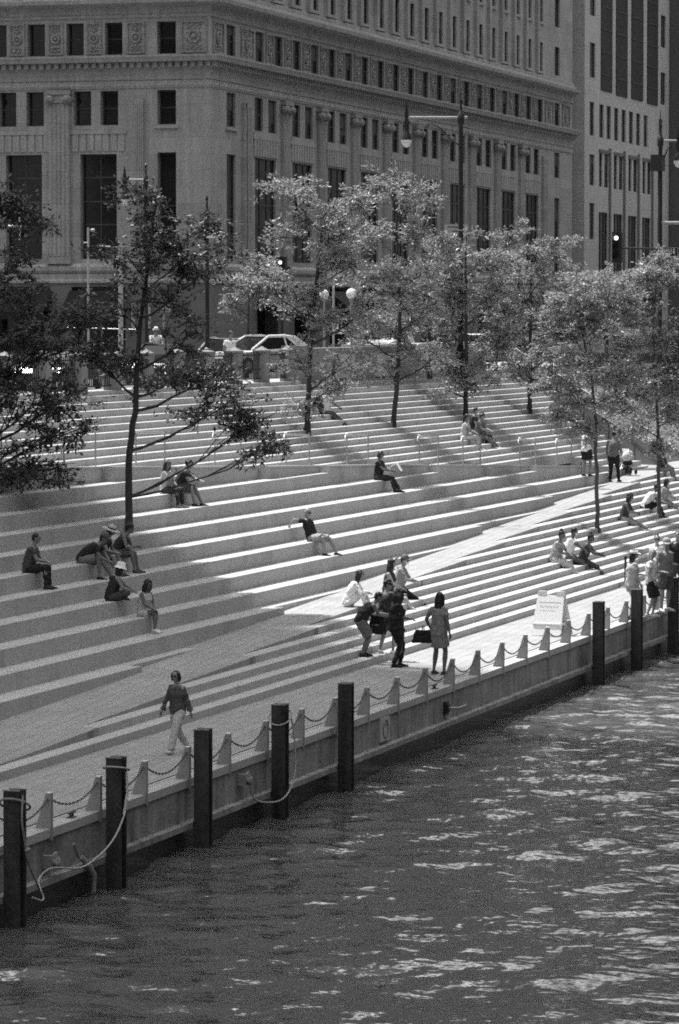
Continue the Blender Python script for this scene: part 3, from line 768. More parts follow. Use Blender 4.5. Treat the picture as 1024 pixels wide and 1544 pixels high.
# awnings over the ground floor openings
for y in (68.19, 72.37):
    m = MB(); m.add([(BX-.14, y-.6, 10.1), (BX-.14, y+2.6, 10.1), (BX-1.5, y+2.6, 9.0), (BX-1.5, y-.6, 9.0), (BX-.14, y-.6, 9.0), (BX-.14, y+2.6, 9.0), (BX-1.5, y+2.6, 8.6), (BX-1.5, y-.6, 8.6)], [(0, 1, 2, 3), (0, 3, 4), (1, 5, 2), (3, 2, 6, 7)])
    m.build('awning', M['awning'], t, True)
for c in colsr[:5]:
    m = MB(); y = BYY-.14; m.add([(c-.3, y, 10.2), (c+4, y, 10.2), (c+4, y-1.4, 9.1), (c-.3, y-1.4, 9.1), (c-.3, y, 9.1), (c+4, y, 9.1), (c+4, y-1.4, 8.7), (c-.3, y-1.4, 8.7)], [(0, 1, 2, 3), (0, 3, 4), (1, 5, 2), (3, 2, 6, 7)])
    m.build('awning', M['awning'], t, True)
m = MB()
for y in (66.35, 67.2): m.box(BX-.3, BX-.13, y-.1, y+.1, 8.1, 9.5)
m.build('wall_lantern', M['signmid'], t, True)
# --- second, paler building
X2, X3 = 277.9, 309.0
t = thing('pale_office_building', 'pale modern office building with dark vertical glass bays beyond the classical one', 'building', (X2, BYY, 6.6))
h2 = [(281.2, 283.6, 17.7, 20.7, 's'), (281.2, 283.6, 22.1, 24.6, 's')]
sx = [281.6+2.62*0]
h2 = []
for z0, z1 in ((26.6, 29.2), (31.2, 33.8)): h2 += [(279.6, 281.5, z0, z1, 's'), (305.6, 307.6, z0-.6, z1-.6, 's')]
for i, x in enumerate([279.6, 282.9, 285.45, 288.1, 290.8, 293.5, 296.2, 299.0, 304.9]): h2.append((x, x+1.55, 22.3, 24.8, 's'))
h2 += [(279.6, 281.3, 18.6, 20.9, 's'), (304.6, 306.5, 18.6, 20.9, 's'), (279.6, 281.3, 14.6, 17.3, 's'), (304.6, 306.5, 14.0, 16.8, 's')]
for x in (282.9, 288.1, 293.4, 298.7): h2 += [(x, x+1.15, 18.6, 21.15, 's'), (x+1.8, x+3.3, 18.6, 21.15, 's'), (x-.1, x+3.1, 7.0, 16.7, 't')]
# tall curtain-wall bays
bays = [(283.3, 287.2), (288.6, 292.7), (294.2, 298.6), (300.2, 304.3)]
for a_, b_ in bays: h2.append((a_, b_, 26.0, 60, 'c'))
m = MB(); wallgrid(m, X2, X3, 6.4, 62, h2, PR, .2)
m.add([(X2, BYY, 6.4), (X2, 95, 6.4), (X2, 95, 62), (X2, BYY, 62)], [(0, 1, 2, 3)]); m.add([(X2, BYY, 62), (X3, BYY, 62), (X3, 95, 62), (X2, 95, 62)], [(0, 1, 2, 3)]); m.add([(X3, BYY, 6.4), (X3, 95, 6.4), (X3, 95, 62), (X3, BYY, 62)], [(0, 1, 2, 3)])
m.build('wall', M['bstone2'], t, True)
m = MB(); m.box(X2+.1, X3-.1, BYY+.5, 94, 6.5, 61.5); m.build('interior_core', M['glass'], t, True)
for h in h2:
    if h[4] != 'c': window(PR, h[0], h[1], h[2], h[3], t, .2, 'sash' if h[4] == 's' else 'tall')
for a_, b_ in bays:
    m = MB(); m.box(a_+.02, b_-.02, BYY-.06, BYY+.1, 25.9+rnd.uniform(-.2, .1), 60); m.build('glass_bay', M['curtain'], t, True)
    m = MB()
    z = 27
    while z < 59: m.box(a_+.05, b_-.05, BYY-.09, BYY-.061, z, z+.12); z += 1.7
    m.build('transom', M['frame'], t, True)
m = MB()
for x in (286.1, 291.3, 296.6, 301.9): pbox(m, PR, x+.15, x+.5, -.14, .01, 7.0, 21.6)
for x in (282.9, 288.1, 293.4, 298.7): pbox(m, PR, x-.15, x+3.75, -.10, .01, 21.22, 21.4)
m.build('dark_fin', M['bdark'], t, True)
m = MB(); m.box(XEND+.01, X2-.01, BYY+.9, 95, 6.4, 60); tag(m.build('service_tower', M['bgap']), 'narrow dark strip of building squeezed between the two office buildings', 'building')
t = thing('far_office_building', 'dark office building with pale bands at the far right edge', 'building', (X3+2, 60, 6.5))
hf_ = []
for i in range(9):
    for z in range(8, 60, 4): hf_.append((X3+4+6.5*i, X3+8+6.5*i, z, z+2.6))
m = MB(); wallgrid(m, X3+.2, 380, 6.4, 66, hf_, lambda s, d, z: (s, BYY-1.5+d, z), .4); m.add([(X3+.2, BYY-1.5, 6.4), (X3+.2, BYY+3, 6.4), (X3+.2, BYY+3, 66), (X3+.2, BYY-1.5, 66)], [(0, 1, 2, 3)]); m.build('wall', M['bgap'], t, True)
m = MB(); m.box(X3+.5, 379.5, BYY-1.1, 95, 6.4, 65.8); m.build('glazing', M['glass'], t, True)
m = MB(); m.box(X3+.1, X3+3.4, BYY-1.75, BYY-1.51, 27, 66); m.build('pale_corner_panel', M['bstone2'], t, True)
# tower outside the frame whose shadow lies over the near end of the terrace
t = thing('office_tower', 'tall slab office tower beyond the left edge of the view shading the near steps', 'building', (60, 110, 6))
m = MB(); m.box(-40, 119, 96, 130, 6, 330); m.build('wall', M['bstone2'], t, True)
m = MB()
for z in range(12, 326, 4): m.box(-39, 118.2, 95.95, 95.99, z, z+2.2)
m.build('window_band', M['curtain'], t, True)
# north bank of the river and the city behind the viewpoint: they keep the sky off the faces turned to them
NB = [(336, 420, 120, 1), (426, 520, 150, 1), (526, 700, 130, 1), (706, 1000, 170, 1), (-90, -40, 70, .9), (-35, 20, 110, 1), (25, 80, 85, 1.1), (86, 130, 150, .95), (136, 190, 95, 1), (196, 250, 130, 1.1), (256, 330, 80, 1)]
for i, (x0, x1, hh_, q) in enumerate(NB):
    t = thing('riverside_tower', 'tall office block on the opposite river bank outside the view, %s along the river' % ORD[i], 'building', ((x0+x1)/2, -55, -3), 0, 'office blocks on the opposite bank')
    m = MB(); m.box(x0, x1, -90, -42-3*(i % 3), -3, hh_); m.build('wall', M['bgap'], t, True)
    m = MB(); z = 6
    while z < hh_-3: m.box(x0+1, x1-1, -41.9-3*(i % 3)-.06, -41.9-3*(i % 3)-.02, z, z+1.7); z += 3.8
    m.build('window_band', M['curtain'], t, True)
for i, (y0, y1, hh_) in enumerate([(45, 90, 45), (-42, -12, 60)]):
    t = thing('city_block', ['large office block behind the viewpoint on the near bank', 'large office block behind the viewpoint on the far bank'][i], 'building', (-60, (y0+y1)/2, 4)); m = MB(); m.box(-110, -46, y0, y1, 4, hh_); m.build('wall', M['bgap'], t, True)
# ================================================================= STREET FURNITURE
def at_d(u, v, d):       # point at horizontal distance d along the view axis
    r = ray(u, v); k = d/(r.x*math.cos(A)+r.y*math.sin(A)); return CAM+r*k
def lamp(u, vtop, varm, uarm, d, label, r=.11):
    p = at_d(u, vtop, d); base = street_z(p.x)+.1; zt = p.z; za = at_d(u, varm, d).z
    t = thing('street_lamp', label, 'street lamp', (p.x, p.y, base), 0, 'ornate street lamps')
    m = MB(); m.lathe([(r*2.2, 0), (r*2.2, .3), (r*1.6, .5), (r*1.5, 1.0), (r, 1.2), (r*.8, za-base-.5), (r*.8, za-base-.3), (r*1.25, za-base-.2), (r*1.25, za-base+.12), (r*.7, za-base+.18), (r*.35, za-base+.5), (r*.7, za-base+.6), (r*.25, za-base+.75), (.01, zt-base)], (0, 0, 0), 14); m.build('post', M['black'], t)
    if uarm is not None:
        q = at_d(uarm, varm, d)-Vector((p.x, p.y, base)); e = Vector((q.x, q.y, q.z)); ax = Vector((0, 0, e.z)); dd = (e-ax)
        m = MB(); m.tube([ax, e], .045, 8); m.tube([ax-dd*.12, ax], .05, 8); m.build('arm', M['steel'], t)
        m = MB(); pts = [ax+dd*.02-Vector((0, 0, 1.1)), ax+dd*.18-Vector((0, 0, .85)), ax+dd*.38-Vector((0, 0, .4)), ax+dd*.55-Vector((0, 0, .22)), ax+dd*.62-Vector((0, 0, .3)), ax+dd*.58-Vector((0, 0, .36))]
        m.tube(pts, .03, 7); m.build('scroll_bracket', M['black'], t)
        m = MB(); c = e-Vector((0, 0, 1.05)); m.lathe([(.19, .38), (.21, .3), (.2, .15), (.12, .03), (.02, -.02)], c-Vector((0, 0, .1)), 14); m.build('lantern_globe', M['lensglass'], t)
        m = MB(); m.lathe([(.22, .28), (.2, .42), (.1, .6), (.09, .85), (.13, .95), (.06, 1.1), (.1, 1.2), (.02, 1.75)], c-Vector((0, 0, .1)), 12); m.build('lantern_cap', M['black'], t)
    return t
lamp(695, 132, 177, 613, 150, 'tall ornate street lamp with one arm and a glowing teardrop lantern in mid picture')
lamp(220, 250, 271, 188, 172, 'ornate street lamp with a short arm standing before the left building front', .09)
lamp(312, 294, 322, None, 160, 'black street lamp column with a spiked finial rising from the left tree', .10)
tl = lamp(996, 165, 212, 1023, 168, 'black street lamp at the right edge with a curved arm and signal box', .11)
m = MB(); q = at_d(993, 246, 168)-tl.location; m.box(q.x-.5, q.x+.2, q.y-.25, q.y+.25, q.z-.35, q.z+.35); m.build('control_box', M['darkpaint'], tl)
m = MB(); q = at_d(996, 336, 168)-tl.location; q2 = at_d(1045, 336, 168)-tl.location; m.tube([(0, 0, q.z), q2], .07, 8); m.build('mast_arm', M['steel'], tl)
# traffic signals
def signal(q, t=None, lit=1):
    m = MB(); m.box(q.x-.2, q.x+.15, q.y-.2, q.y+.2, q.z-.65, q.z+.65)
    for i in range(3): m.tube([(q.x-.2, q.y, q.z+.4-.4*i), (q.x-.42, q.y, q.z+.42-.4*i)], .15, 10, caps=False)
    return m
q = at_d(931, 373, 166)
t = thing('traffic_signal', 'black traffic signal with its top lens lit on a mast arm at right', 'traffic light', (q.x, q.y, q.z-.6))
signal(q).build('signal_head', M['black'], t, True)
m = MB(); m.ell((q.x-.24, q.y, q.z+.4), .04, .09, .09); m.build('lens', M['glow'], t, True)
m = MB(); m.tube([q+Vector((0, 0, -.02)), at_d(1045, 377, 168)], .045, 8); m.build('mast_arm', M['black'], t, True)
q = at_d(425, 410, 165)
t = thing('traffic_signal', 'small traffic signal with a white lit lens on a pole beside the middle trees', 'traffic light', (q.x, q.y, street_z(q.x)))
signal(q).build('signal_head', M['black'], t, True)
m = MB(); m.ell((q.x-.24, q.y, q.z+.4), .04, .075, .075); m.build('lens', M['glow'], t, True)
m = MB(); m.tube([(q.x, q.y, street_z(q.x)), (q.x, q.y, q.z+.6)], .07, 8); m.build('pole', M['black'], t, True)
q = at_d(42, 342, 168)
t = thing('traffic_signal', 'three-lens traffic signal hung on a bright mast arm at the left edge', 'traffic light', (q.x, q.y, q.z-.7))
signal(q).build('signal_head', M['black'], t, True)
m = MB(); a_, b_ = at_d(6, 341, 168), at_d(44, 341, 168); m.tube([a_, b_], .05, 8); a_, b_ = at_d(30, 321, 168), at_d(30, 364, 168); m.tube([a_, b_], .04, 8); m.build('mast_arm', M['whitepaint'], t, True)
m = MB(); [m.ell((q.x-.24, q.y, q.z+.4-.4*i), .06, .11, .11) for i in range(3)]; m.build('lens', M['signmid'], t, True)
def text_mesh(s, size, x, y, z, mat_, rz, par, name='lettering', ext=.004):
    c = bpy.data.curves.new('txt', 'FONT'); c.body = s; c.size = size; c.extrude = ext; c.align_x = 'CENTER'; c.align_y = 'CENTER'; c.resolution_u = 2
    o = bpy.data.objects.new('txt', c); COL.objects.link(o); dg = bpy.context.evaluated_depsgraph_get(); me = bpy.data.meshes.new_from_object(o.evaluated_get(dg)); bpy.data.objects.remove(o)
    me.materials.clear(); me.materials.append(mat_)
    o = bpy.data.objects.new(name, me); COL.objects.link(o); o.parent = par; o.location = (x, y, z); o.rotation_euler = (PI/2, 0, rz); return o
q = at_d(1005, 380, 167)
t = thing('street_sign', 'street name sign reading LASALLE hanging from the mast arm at right', 'sign', (q.x, q.y, q.z), -PI/2+A)
m = MB(); m.box(-.52, .52, -.015, .015, -.22, .22); m.build('sign_plate', M['darkpaint'], t)
m = MB()
for a0, a1, b0, b1 in [(-.5, .5, .185, .2), (-.5, .5, -.2, -.185), (-.5, -.485, -.2, .2), (.485, .5, -.2, .2)]: m.box(a0, a1, -.02, -.016, b0, b1)
m.build('border', M['signmid'], t)
text_mesh('LASALLE', .2, 0, -.021, .075, M['signwhite'], 0, t); text_mesh('ST', .13, 0, -.021, -.1, M['signwhite'], 0, t)
def sign(u, v, d, w, h, label, mat_, marks, name='sign', pole=True, cat='sign'):
    q = at_d(u, v, d); zb = street_z(q.x)+.1; t = thing(name, label, cat, (q.x, q.y, zb), -PI/2+A); z = q.z-zb
    m = MB(); m.box(-w/2, w/2, -.02, .0, z-h/2, z+h/2); m.build('sign_plate', mat_, t)
    if pole: m = MB(); m.tube([(0, .04, 0), (0, .04, z+h/2+.05)], .035, 8); m.build('post', M['steel'], t)
    m = MB(); marks(m, w, h, z); m.build('printed_marks', M['print'], t); return t
def mk_park(m, w, h, z):
    m.torus((-w*.22, -.022, z+h*.22), w*.16, w*.045, 16, 5, Matrix.Rotation(PI/2, 4, 'X')); m.box(-w*.1, w*.3, -.026, -.021, z-h*.1, z-h*.04); m.box(-w*.1, w*.3, -.026, -.021, z-h*.2, z-h*.14)
    m.box(-w*.4, w*.4, -.026, -.021, z-h*.45, z-h*.33)
def mk_arrow(m, w, h, z):
    for i, q in enumerate((.42, .3, .18, .06, -.06)): m.box(-w*(.36-.04*(i % 2)), w*(.34-.03*(i % 3)), -.026, -.021, z+h*q-.025, z+h*q+.025)
    m.box(-w*.25, w*.1, -.026, -.021, z-h*.3-.03, z-h*.3+.03); m.add([(w*.08, -.026, z-h*.3-.12), (w*.28, -.026, z-h*.3), (w*.08, -.026, z-h*.3+.12)], [(0, 1, 2)])
def mk_lines(m, w, h, z):
    for q in (.2, -.12, -.3): m.box(-w*.36, w*.3, -.026, -.021, z+h*q-.03, z+h*q+.03)
    for a0, a1, b0, b1 in [(-.48, .48, .44, .48), (-.48, .48, -.48, -.44), (-.48, -.45, -.48, .48), (.45, .48, -.48, .48)]: m.box(w*a0, w*a1, -.026, -.021, z+h*b0, z+h*b1)
sign(247, 459, 158, .52, .62, 'square white parking sign on a post behind the railing at left', M['signmid'], mk_park)
sign(688, 364, 152, .95, 1.35, 'large pale sign with a black arrow half hidden in the tree by the street lamp', M['signmid'], mk_arrow)
sign(168, 382, 150, .5, .42, 'small dark framed sign hanging beside the pale pole', M['darkpaint'], mk_lines, pole=False)
p = at_d(182, 363, 150); m = MB(); zb = street_z(p.x); m.tube([(p.x, p.y, zb), (p.x, p.y, p.z)], [.10, .08], 10); q = at_d(150, 371, 150); q2 = at_d(182, 373, 150); m.tube([q, q2], .03, 6)
m.torus((p.x, p.y, zb+2.6), .1, .03, 12, 6); tag(m.build('signal_pole', M['signmid']), 'pale weathered pole standing just left of the left tree trunk', 'pole')
p = at_d(133, 343, 160); m = MB(); m.tube([(p.x, p.y, street_z(p.x)), tuple(p)], .05, 8); q = at_d(140, 347, 160); m.tube([at_d(126, 366, 160), at_d(133, 366, 160)], .025, 6); m.ell(q, .1, .1, .07)
tag(m.build('thin_pole', M['signmid']), 'thin light pole with a small lamp in front of the left tall window', 'pole')
def globe(u, v, d, r, lab):
    p = at_d(u, v, d); zb = street_z(p.x)+.1; t = thing('globe_lamp', lab, 'street lamp', (p.x, p.y, zb), 0, 'white globe lamps'); z = p.z-zb
    m = MB(); m.tube([(0, 0, 0), (0, 0, z-r)], [.06, .04], 8); m.lathe([(.08, 0), (.1, .08), (.06, .12)], (0, 0, z-r-.1), 10); m.build('post', M['steel'], t)
    m = MB(); m.ell((0, 0, z), r, r, r, 16, 12); m.build('globe', M['whitepaint'], t)
globe(530, 443, 152, .21, 'round white globe lamp standing above the white van')
globe(489, 444, 156, .19, 'white globe lamp half hidden by leaves left of the other globe')
# pale box lantern on the middle-left column
p = at_d(325, 357, 158); m = MB(); m.box(p.x-.1, p.x+.1, p.y-.36, p.y+.36, p.z-.05, p.z+.2); m.ell((p.x, p.y-.2, p.z+.02), .14, .22, .2); m.tube([p+Vector((0, .5, .05)), p], .04, 6)
tag(m.build('shaded_lantern', M['signwhite']), 'pale hooded lantern sticking out beside the black finial column', 'lantern')
p = at_d(503, 402, 170); m = MB(); m.tube([(p.x, p.y, street_z(p.x)), (p.x, p.y, p.z-.4)], .05, 6); m.box(p.x-.02, p.x+.02, p.y-.3, p.y+.3, p.z-.5, p.z+.5); tag(m.build('banner_sign', M['signmid']), 'pale hanging banner glimpsed between the crowns above the globe lamps', 'sign')
# street barrier left
t = thing('street_fence', 'dark railing with a thin bright top rail across the street at far left', 'fence', (176, 62, 6.4))
m = MB(); a_, b_ = atx(100, 494, 176), atx(206, 497, 176); c_ = atx(40, 480, 176)
m.tube([a_, b_], .03, 6); m.build('top_rail', M['rail'], t, True)
m = MB(); y = b_.y
while y < a_.y+3: m.box(175.97, 176.03, y-.03, y+.03, 6.4, 8.15); y += .9
m.box(175.98, 176.02, b_.y, a_.y+3, 6.55, 6.6); m.build('fence_posts', M['bgap'], t, True)
m = MB(); m.box(175.95, 176.05, c_.y-1.2, c_.y+.1, 6.4, 8.5); m.build('gate_panel', M['bgap'], t, True)
# ================================================================= CARS
def car(loc, rz, paint, label, kind='sedan'):
    t = thing('parked_car' if kind != 'van' else 'van', label, 'car' if kind != 'van' else 'van', loc, rz, 'vehicles on the street')
    if kind == 'sedan': L, W, body, roof = 4.6, 1.8, [(-2.3, .35), (-2.3, .82), (-2.15, .95), (-1.6, 1.0), (1.0, .92), (2.1, .76), (2.3, .6), (2.3, .3)], [(-1.75, .98), (-1.1, 1.40), (-.6, 1.46), (.2, 1.44), (1.15, .93)]
    elif kind == 'suv': L, W, body, roof = 4.7, 1.9, [(-2.3, .4), (-2.35, .95), (-2.25, 1.05), (1.0, 1.08), (2.2, .95), (2.35, .7), (2.35, .35)], [(-2.15, 1.04), (-1.95, 1.68), (-1.6, 1.75), (.2, 1.72), (1.15, 1.07)]
    else: L, W, body, roof = 5.2, 1.95, [(-2.6, .4), (-2.6, 1.1), (1.6, 1.1), (2.4, .95), (2.6, .7), (2.6, .35)], [(-2.58, 1.08), (-2.5, 1.9), (-2.3, 1.98), (.9, 1.95), (1.8, 1.09)]
    m = MB(); h = W/2
    n = len(body); rows = []
    for y, ins in ((-h, .10), (-h+.06, 0), (h-.06, 0), (h, .10)):
        rows.append([(x*(1-ins*.12), y, z-(ins*.25 if z > .6 else -ins*.2)) for x, z in body])
    vs = [p for r in rows for p in r]; fs = [tuple(range(n-1, -1, -1)), tuple(3*n+i for i in range(n))]
    for k in range(3):
        for i in range(n): fs.append((k*n+i, k*n+(i+1) % n, (k+1)*n+(i+1) % n, (k+1)*n+i))
    m.add(vs, fs)
    r2 = []
    n2 = len(roof)
    for sgn in (-1, 1): r2 += [(x, sgn*(h-.08-.16*max(0, (z-1.0)/.5)), z) for x, z in roof]
    top = [i for i in range(n2)]
    m.add(r2, [(i, i+1, n2+i+1, n2+i) for i in range(1, n2-2)])
    for sgn, b_ in ((-1, 0), (1, n2)):     # pillars
        P_ = [Vector(r2[b_+i]) for i in range(n2)]
        m.tube([P_[0], P_[1]], .09, 6); m.tube([P_[-1], P_[-2]], .05, 6); m.tube(P_[1:-1], .06, 6); m.add([P_[0], P_[1], P_[1].lerp(P_[2], .9), P_[0].lerp(P_[-1], .16)], [(0, 1, 2, 3)])
        mid = (P_[0]+P_[-1])/2; tm = P_[n2//2]; m.tube([Vector((tm.x-.05, mid.y, 1.0)), tm], .035, 6)
    m.build('body', paint, t)
    m = MB(); c = [(x*.985, z-.03) for x, z in roof]; g = []
    for sgn in (-1, 1): g += [(x, sgn*(h-.10-.16*max(0, (z-1.0)/.5)), z) for x, z in c]
    m.add(g, [tuple(range(n2)), tuple(n2+i for i in range(n2-1, -1, -1)), (0, 1, n2+1, n2), (n2-2, n2-1, 2*n2-1, 2*n2-2), (0, n2, 2*n2-1, n2-1)]); m.build('windows', M['carglass'], t)
    for x in (-L*.31, L*.31):
        for y in (-h+.05, h-.05):
            m = MB(); s_ = 1 if y > 0 else -1; m.torus((x, y, .32), .25, .09, 18, 8, Matrix.Rotation(PI/2, 4, 'X')); m.tube([(x, y-.08, .32), (x, y+.08, .32)], .26, 16); w = m.build('wheel', M['tyre'], t)
            m = MB(); m.tube([(x, y+s_*.09, .32), (x, y+s_*.1, .32)], .17, 12); m.build('rim', M['steel'], w)
    for y in (-h+.28, h-.28):
        m = MB(); m.ell((L*.5-.08, y, .66), .09, .18, .08); m.build('headlight', M['lensglass'], t)
        m = MB(); m.ell((-L*.5+.04, y, .84), .06, .16, .09); m.build('tail_light', M['printlight'], t)
    return t
def carat(u, y, rz, paint, label, kind='sedan', dz=0):
    p = aty(u, 500, y); return car((p.x, p.y, street_z(p.x)+.01+dz), rz, paint, label, kind)
carat(393, 45.0, PI-.55, M['carwhite'], 'white sedan with a fastback roof behind the stone piers', dz=.22)
carat(340, 50.5, PI, M['carsilver'], 'light car partly hidden behind the man in the white shirt', dz=0)
carat(246, 46.2, PI, M['cardark'], 'dark sedan behind the railing under the parking sign')
carat(90, 45.8, PI, M['cardark'], 'dark car behind the railing at the far left under the branches')
carat(575, 47.3, PI, M['carwhite'], 'white sport utility taxi with a roof light above the stone wall', 'suv', .2)
carat(668, 49.5, PI, M['cardark'], 'dark sedan behind the tree trunks right of the white taxi', dz=.1)
carat(722, 45.4, 0, M['carwhite'], 'white sedan seen through the gap at the top of the stairs')
carat(815, 48.6, PI, M['carsilver'], 'silver sedan behind the balustrade on the right', dz=.35)
carat(965, 49.0, PI, M['carsilver'], 'silver vehicle at the far right above the balustrade', 'suv', .3)
p = aty(552, 497, 47.3); m = MB(); m.box(p.x-.2, p.x+.5, p.y-.5, p.y+.5, street_z(p.x)+2.0, street_z(p.x)+2.18)
tag(m.build('roof_light', M['signwhite']), 'white box light on the roof of the white taxi', 'roof light')
# ================================================================= TREES
def leaves(mb, c, n, spread, L=.15, W=.065, dirn=None):
    for _ in range(n):
        p = c+Vector((rnd.gauss(0, spread), rnd.gauss(0, spread), rnd.gauss(0, spread*.55)))
        a = Vector((rnd.gauss(0, 1), rnd.gauss(0, 1), rnd.gauss(-.25, .55)))
        if dirn: a = a*.8+dirn*.8
        a.normalize(); b = a.cross(Vector((rnd.gauss(0, .5), rnd.gauss(0, .5), 1))).normalized()
        l = L*rnd.uniform(.6, 1.25); w = W*rnd.uniform(.7, 1.3)*.5; nrm = a.cross(b)*w*.6
        k = len(mb.v); q = p+a*l*.5
        mb.v += [tuple(p), tuple(q+b*w+nrm), tuple(p+a*l), tuple(q-b*w+nrm)]
        mb.f.append((k, k+1, k+2, k+3)); mb.m.append(0); mb.sm.append(False)
def tree(name, label, trunk_px, d, blobs, leafm, barkm, r0, dens=1.0, twigs=1.15, size=1.0, cat='tree', spread=1.42):
    pts = [at_d(u, v, d) for u, v in trunk_px]; sc = F/d
    base = pts[0]; t = thing(name, label, cat, tuple(base), 0, 'trees on the terrace steps')
    br = MB(); n = len(pts)
    pts2 = []
    for i in range(n-1):
        for q in range(4):
            pts2.append(pts[i].lerp(pts[i+1], q/4)+Vector((rnd.gauss(0, .012), rnd.gauss(0, .012), 0)))
    pts2.append(pts[-1]); k = len(pts2)
    r0 *= .66; rad = [r0*(1.25 if i == 0 else 1)*(1-.72*i/(k-1)) for i in range(k)]
    br.tube(pts2, rad, 9)
    br.tube([pts[0]-Vector((0, 0, .3)), pts[0]+Vector((0, 0, .15))], [r0*1.5, r0*1.22], 9)
    lf = MB()
    for bl in blobs:
        u, v, ru, rv = bl[0], bl[1], bl[2]*spread, bl[3]*spread; f = bl[4] if len(bl) > 4 else 1.0; dd = bl[5] if len(bl) > 5 else rnd.uniform(-.6, .6)*ru/sc
        c = at_d(u, v, d+dd); rx, rz = ru/sc, rv/sc
        # limb: leave the trunk somewhat below the blob
        want = c.z-abs((c-pts2[min(range(k), key=lambda i: abs(pts2[i].z-c.z))]).to_2d().length)*(.75 if v < 560 else .55+.25*((u*7) % 10)/10)
        i0 = min(range(2, k), key=lambda i: abs(pts2[i].z-want)); s0 = pts2[i0]; rr = min(rad[i0]*.6, .02+.028*math.sqrt(rx*rz))
        hor = c-s0; mid = s0+hor*.5+Vector((rnd.gauss(0, .1), rnd.gauss(0, .1), -.10*hor.length if hor.z > 0 else .15*hor.length))
        limb = []
        for q in range(9):
            s = q/8; limb.append(s0*(1-s)**2+mid*2*s*(1-s)+c*s*s+Vector((rnd.gauss(0, .025), rnd.gauss(0, .025), rnd.gauss(0, .02)))*(q > 0))
        br.tube(limb, [rr*(1-.75*q/8) for q in range(9)], 6)
        ns = max(4, int(5+rx*rz*2.6))
        for _ in range(ns):
            while True:
                o = Vector((rnd.uniform(-1, 1), rnd.uniform(-1, 1), rnd.uniform(-1, 1)))
                if .15 < o.length < 1: break
            e = c+RT*(o.x*rx*.85)+Vector((FW.x, FW.y, 0))*(o.y*rx*.8)+Vector((0, 0, o.z*rz*.85))
            st = limb[rnd.choice((4, 5, 6, 7, 8))]; md = (st+e)/2+Vector((rnd.gauss(0, .08), rnd.gauss(0, .08), rnd.uniform(0, .15)))
            sub = [st, md, e]; br.tube(sub, [rr*.42, rr*.28, .008], 4)
            nt_ = max(3, int(rnd.uniform(4, 8)*twigs))
            for _ in range(nt_):
                s_ = rnd.uniform(.45, 1.0); b0 = md.lerp(e, (s_-.45)/.55)
                dr = Vector((rnd.gauss(0, 1), rnd.gauss(0, 1), rnd.gauss(.1, .5))).normalized(); ln = rnd.uniform(.25, .6)*size
                e2 = b0+dr*ln+Vector((0, 0, -.1*ln)); 
                br.tube([b0, e2], [.010, .004], 3, caps=False)
                nl = int(rnd.uniform(12, 36)*dens*f)
                for q in range(nl):
                    s = rnd.uniform(.15, 1.05); leaves(lf, b0.lerp(e2, s)-Vector((0, 0, .03)), 1, .09*size, .165*size, .068*size, dr)
    br.build('trunk', barkm, t, True); lf.build('crown', leafm, t, True)
    return t
def depth(p): return p.x*math.cos(A)+p.y*math.sin(A)
g = ground(190, 798); dB = depth(g)
tree('young_tree', 'dark leafy tree at the left edge reaching in over the steps', [(-60, 800), (-55, 650), (-40, 520), (-20, 400), (0, 300)], dB-3,
     [(15, 320, 60, 50, .8), (5, 420, 60, 60), (40, 480, 65, 50), (-10, 550, 80, 70), (75, 520, 60, 45), (110, 590, 55, 42, .9), (45, 610, 60, 50), (20, 680, 70, 45), (95, 645, 50, 28, .8), (75, 705, 60, 28, .8), (20, 300, 35, 25, .7), (130, 470, 40, 30, .6)], M['leafshaded'], M['bark'], .18, .85, 1.0, spread=1.45)
tree('young_tree', 'dark-trunked tree with a long drooping right limb standing beside the group of three', [(193, 800), (195, 700), (203, 620), (207, 540), (215, 460), (225, 380), (235, 310)], dB,
     [(205, 300, 35, 35, .8), (240, 340, 45, 35), (190, 385, 50, 40, .8), (300, 350, 45, 35, .9), (270, 395, 50, 38), (335, 385, 35, 28, .6), (165, 450, 55, 40, .6), (230, 450, 55, 35, .8), (190, 545, 45, 35, .9), (140, 535, 45, 35, .8), (290, 500, 45, 30, .5), (260, 575, 60, 30), (320, 560, 45, 28, .7), (350, 602, 42, 18, .8), (310, 625, 32, 12, .5), (372, 640, 36, 16, 1.0), (418, 664, 28, 11, .9), (398, 618, 30, 14, .6)], M['leafshaded'], M['bark'], .155, .8, 1.0, spread=1.5)
def up_tree(u, v, label, trunk, blobs, r0, dens=.8, name='young_tree', mat_=None, bark=None):
    g = ground(u, v); tree(name, label, [(u, v)]+trunk, depth(g), blobs, mat_ or M['leaf'], bark or M['bark'], r0, dens)
up_tree(463, 652, 'slender tree behind the man with the backpack with a crown in front of the corner', [(465, 590), (468, 520), (474, 450), (482, 380), (490, 320), (500, 280)],
        [(425, 285, 38, 26, .9), (470, 300, 45, 30), (440, 345, 45, 30, .8), (500, 350, 50, 38), (385, 415, 42, 25, .9), (430, 440, 55, 35), (505, 392, 42, 22), (500, 480, 45, 30), (455, 545, 38, 28, .7), (520, 545, 40, 34, .9), (545, 300, 45, 28), (455, 610, 30, 14, .7), (530, 400, 30, 22, .7), (500, 580, 34, 16, .7), (560, 460, 36, 28, .8)], .16, .75)
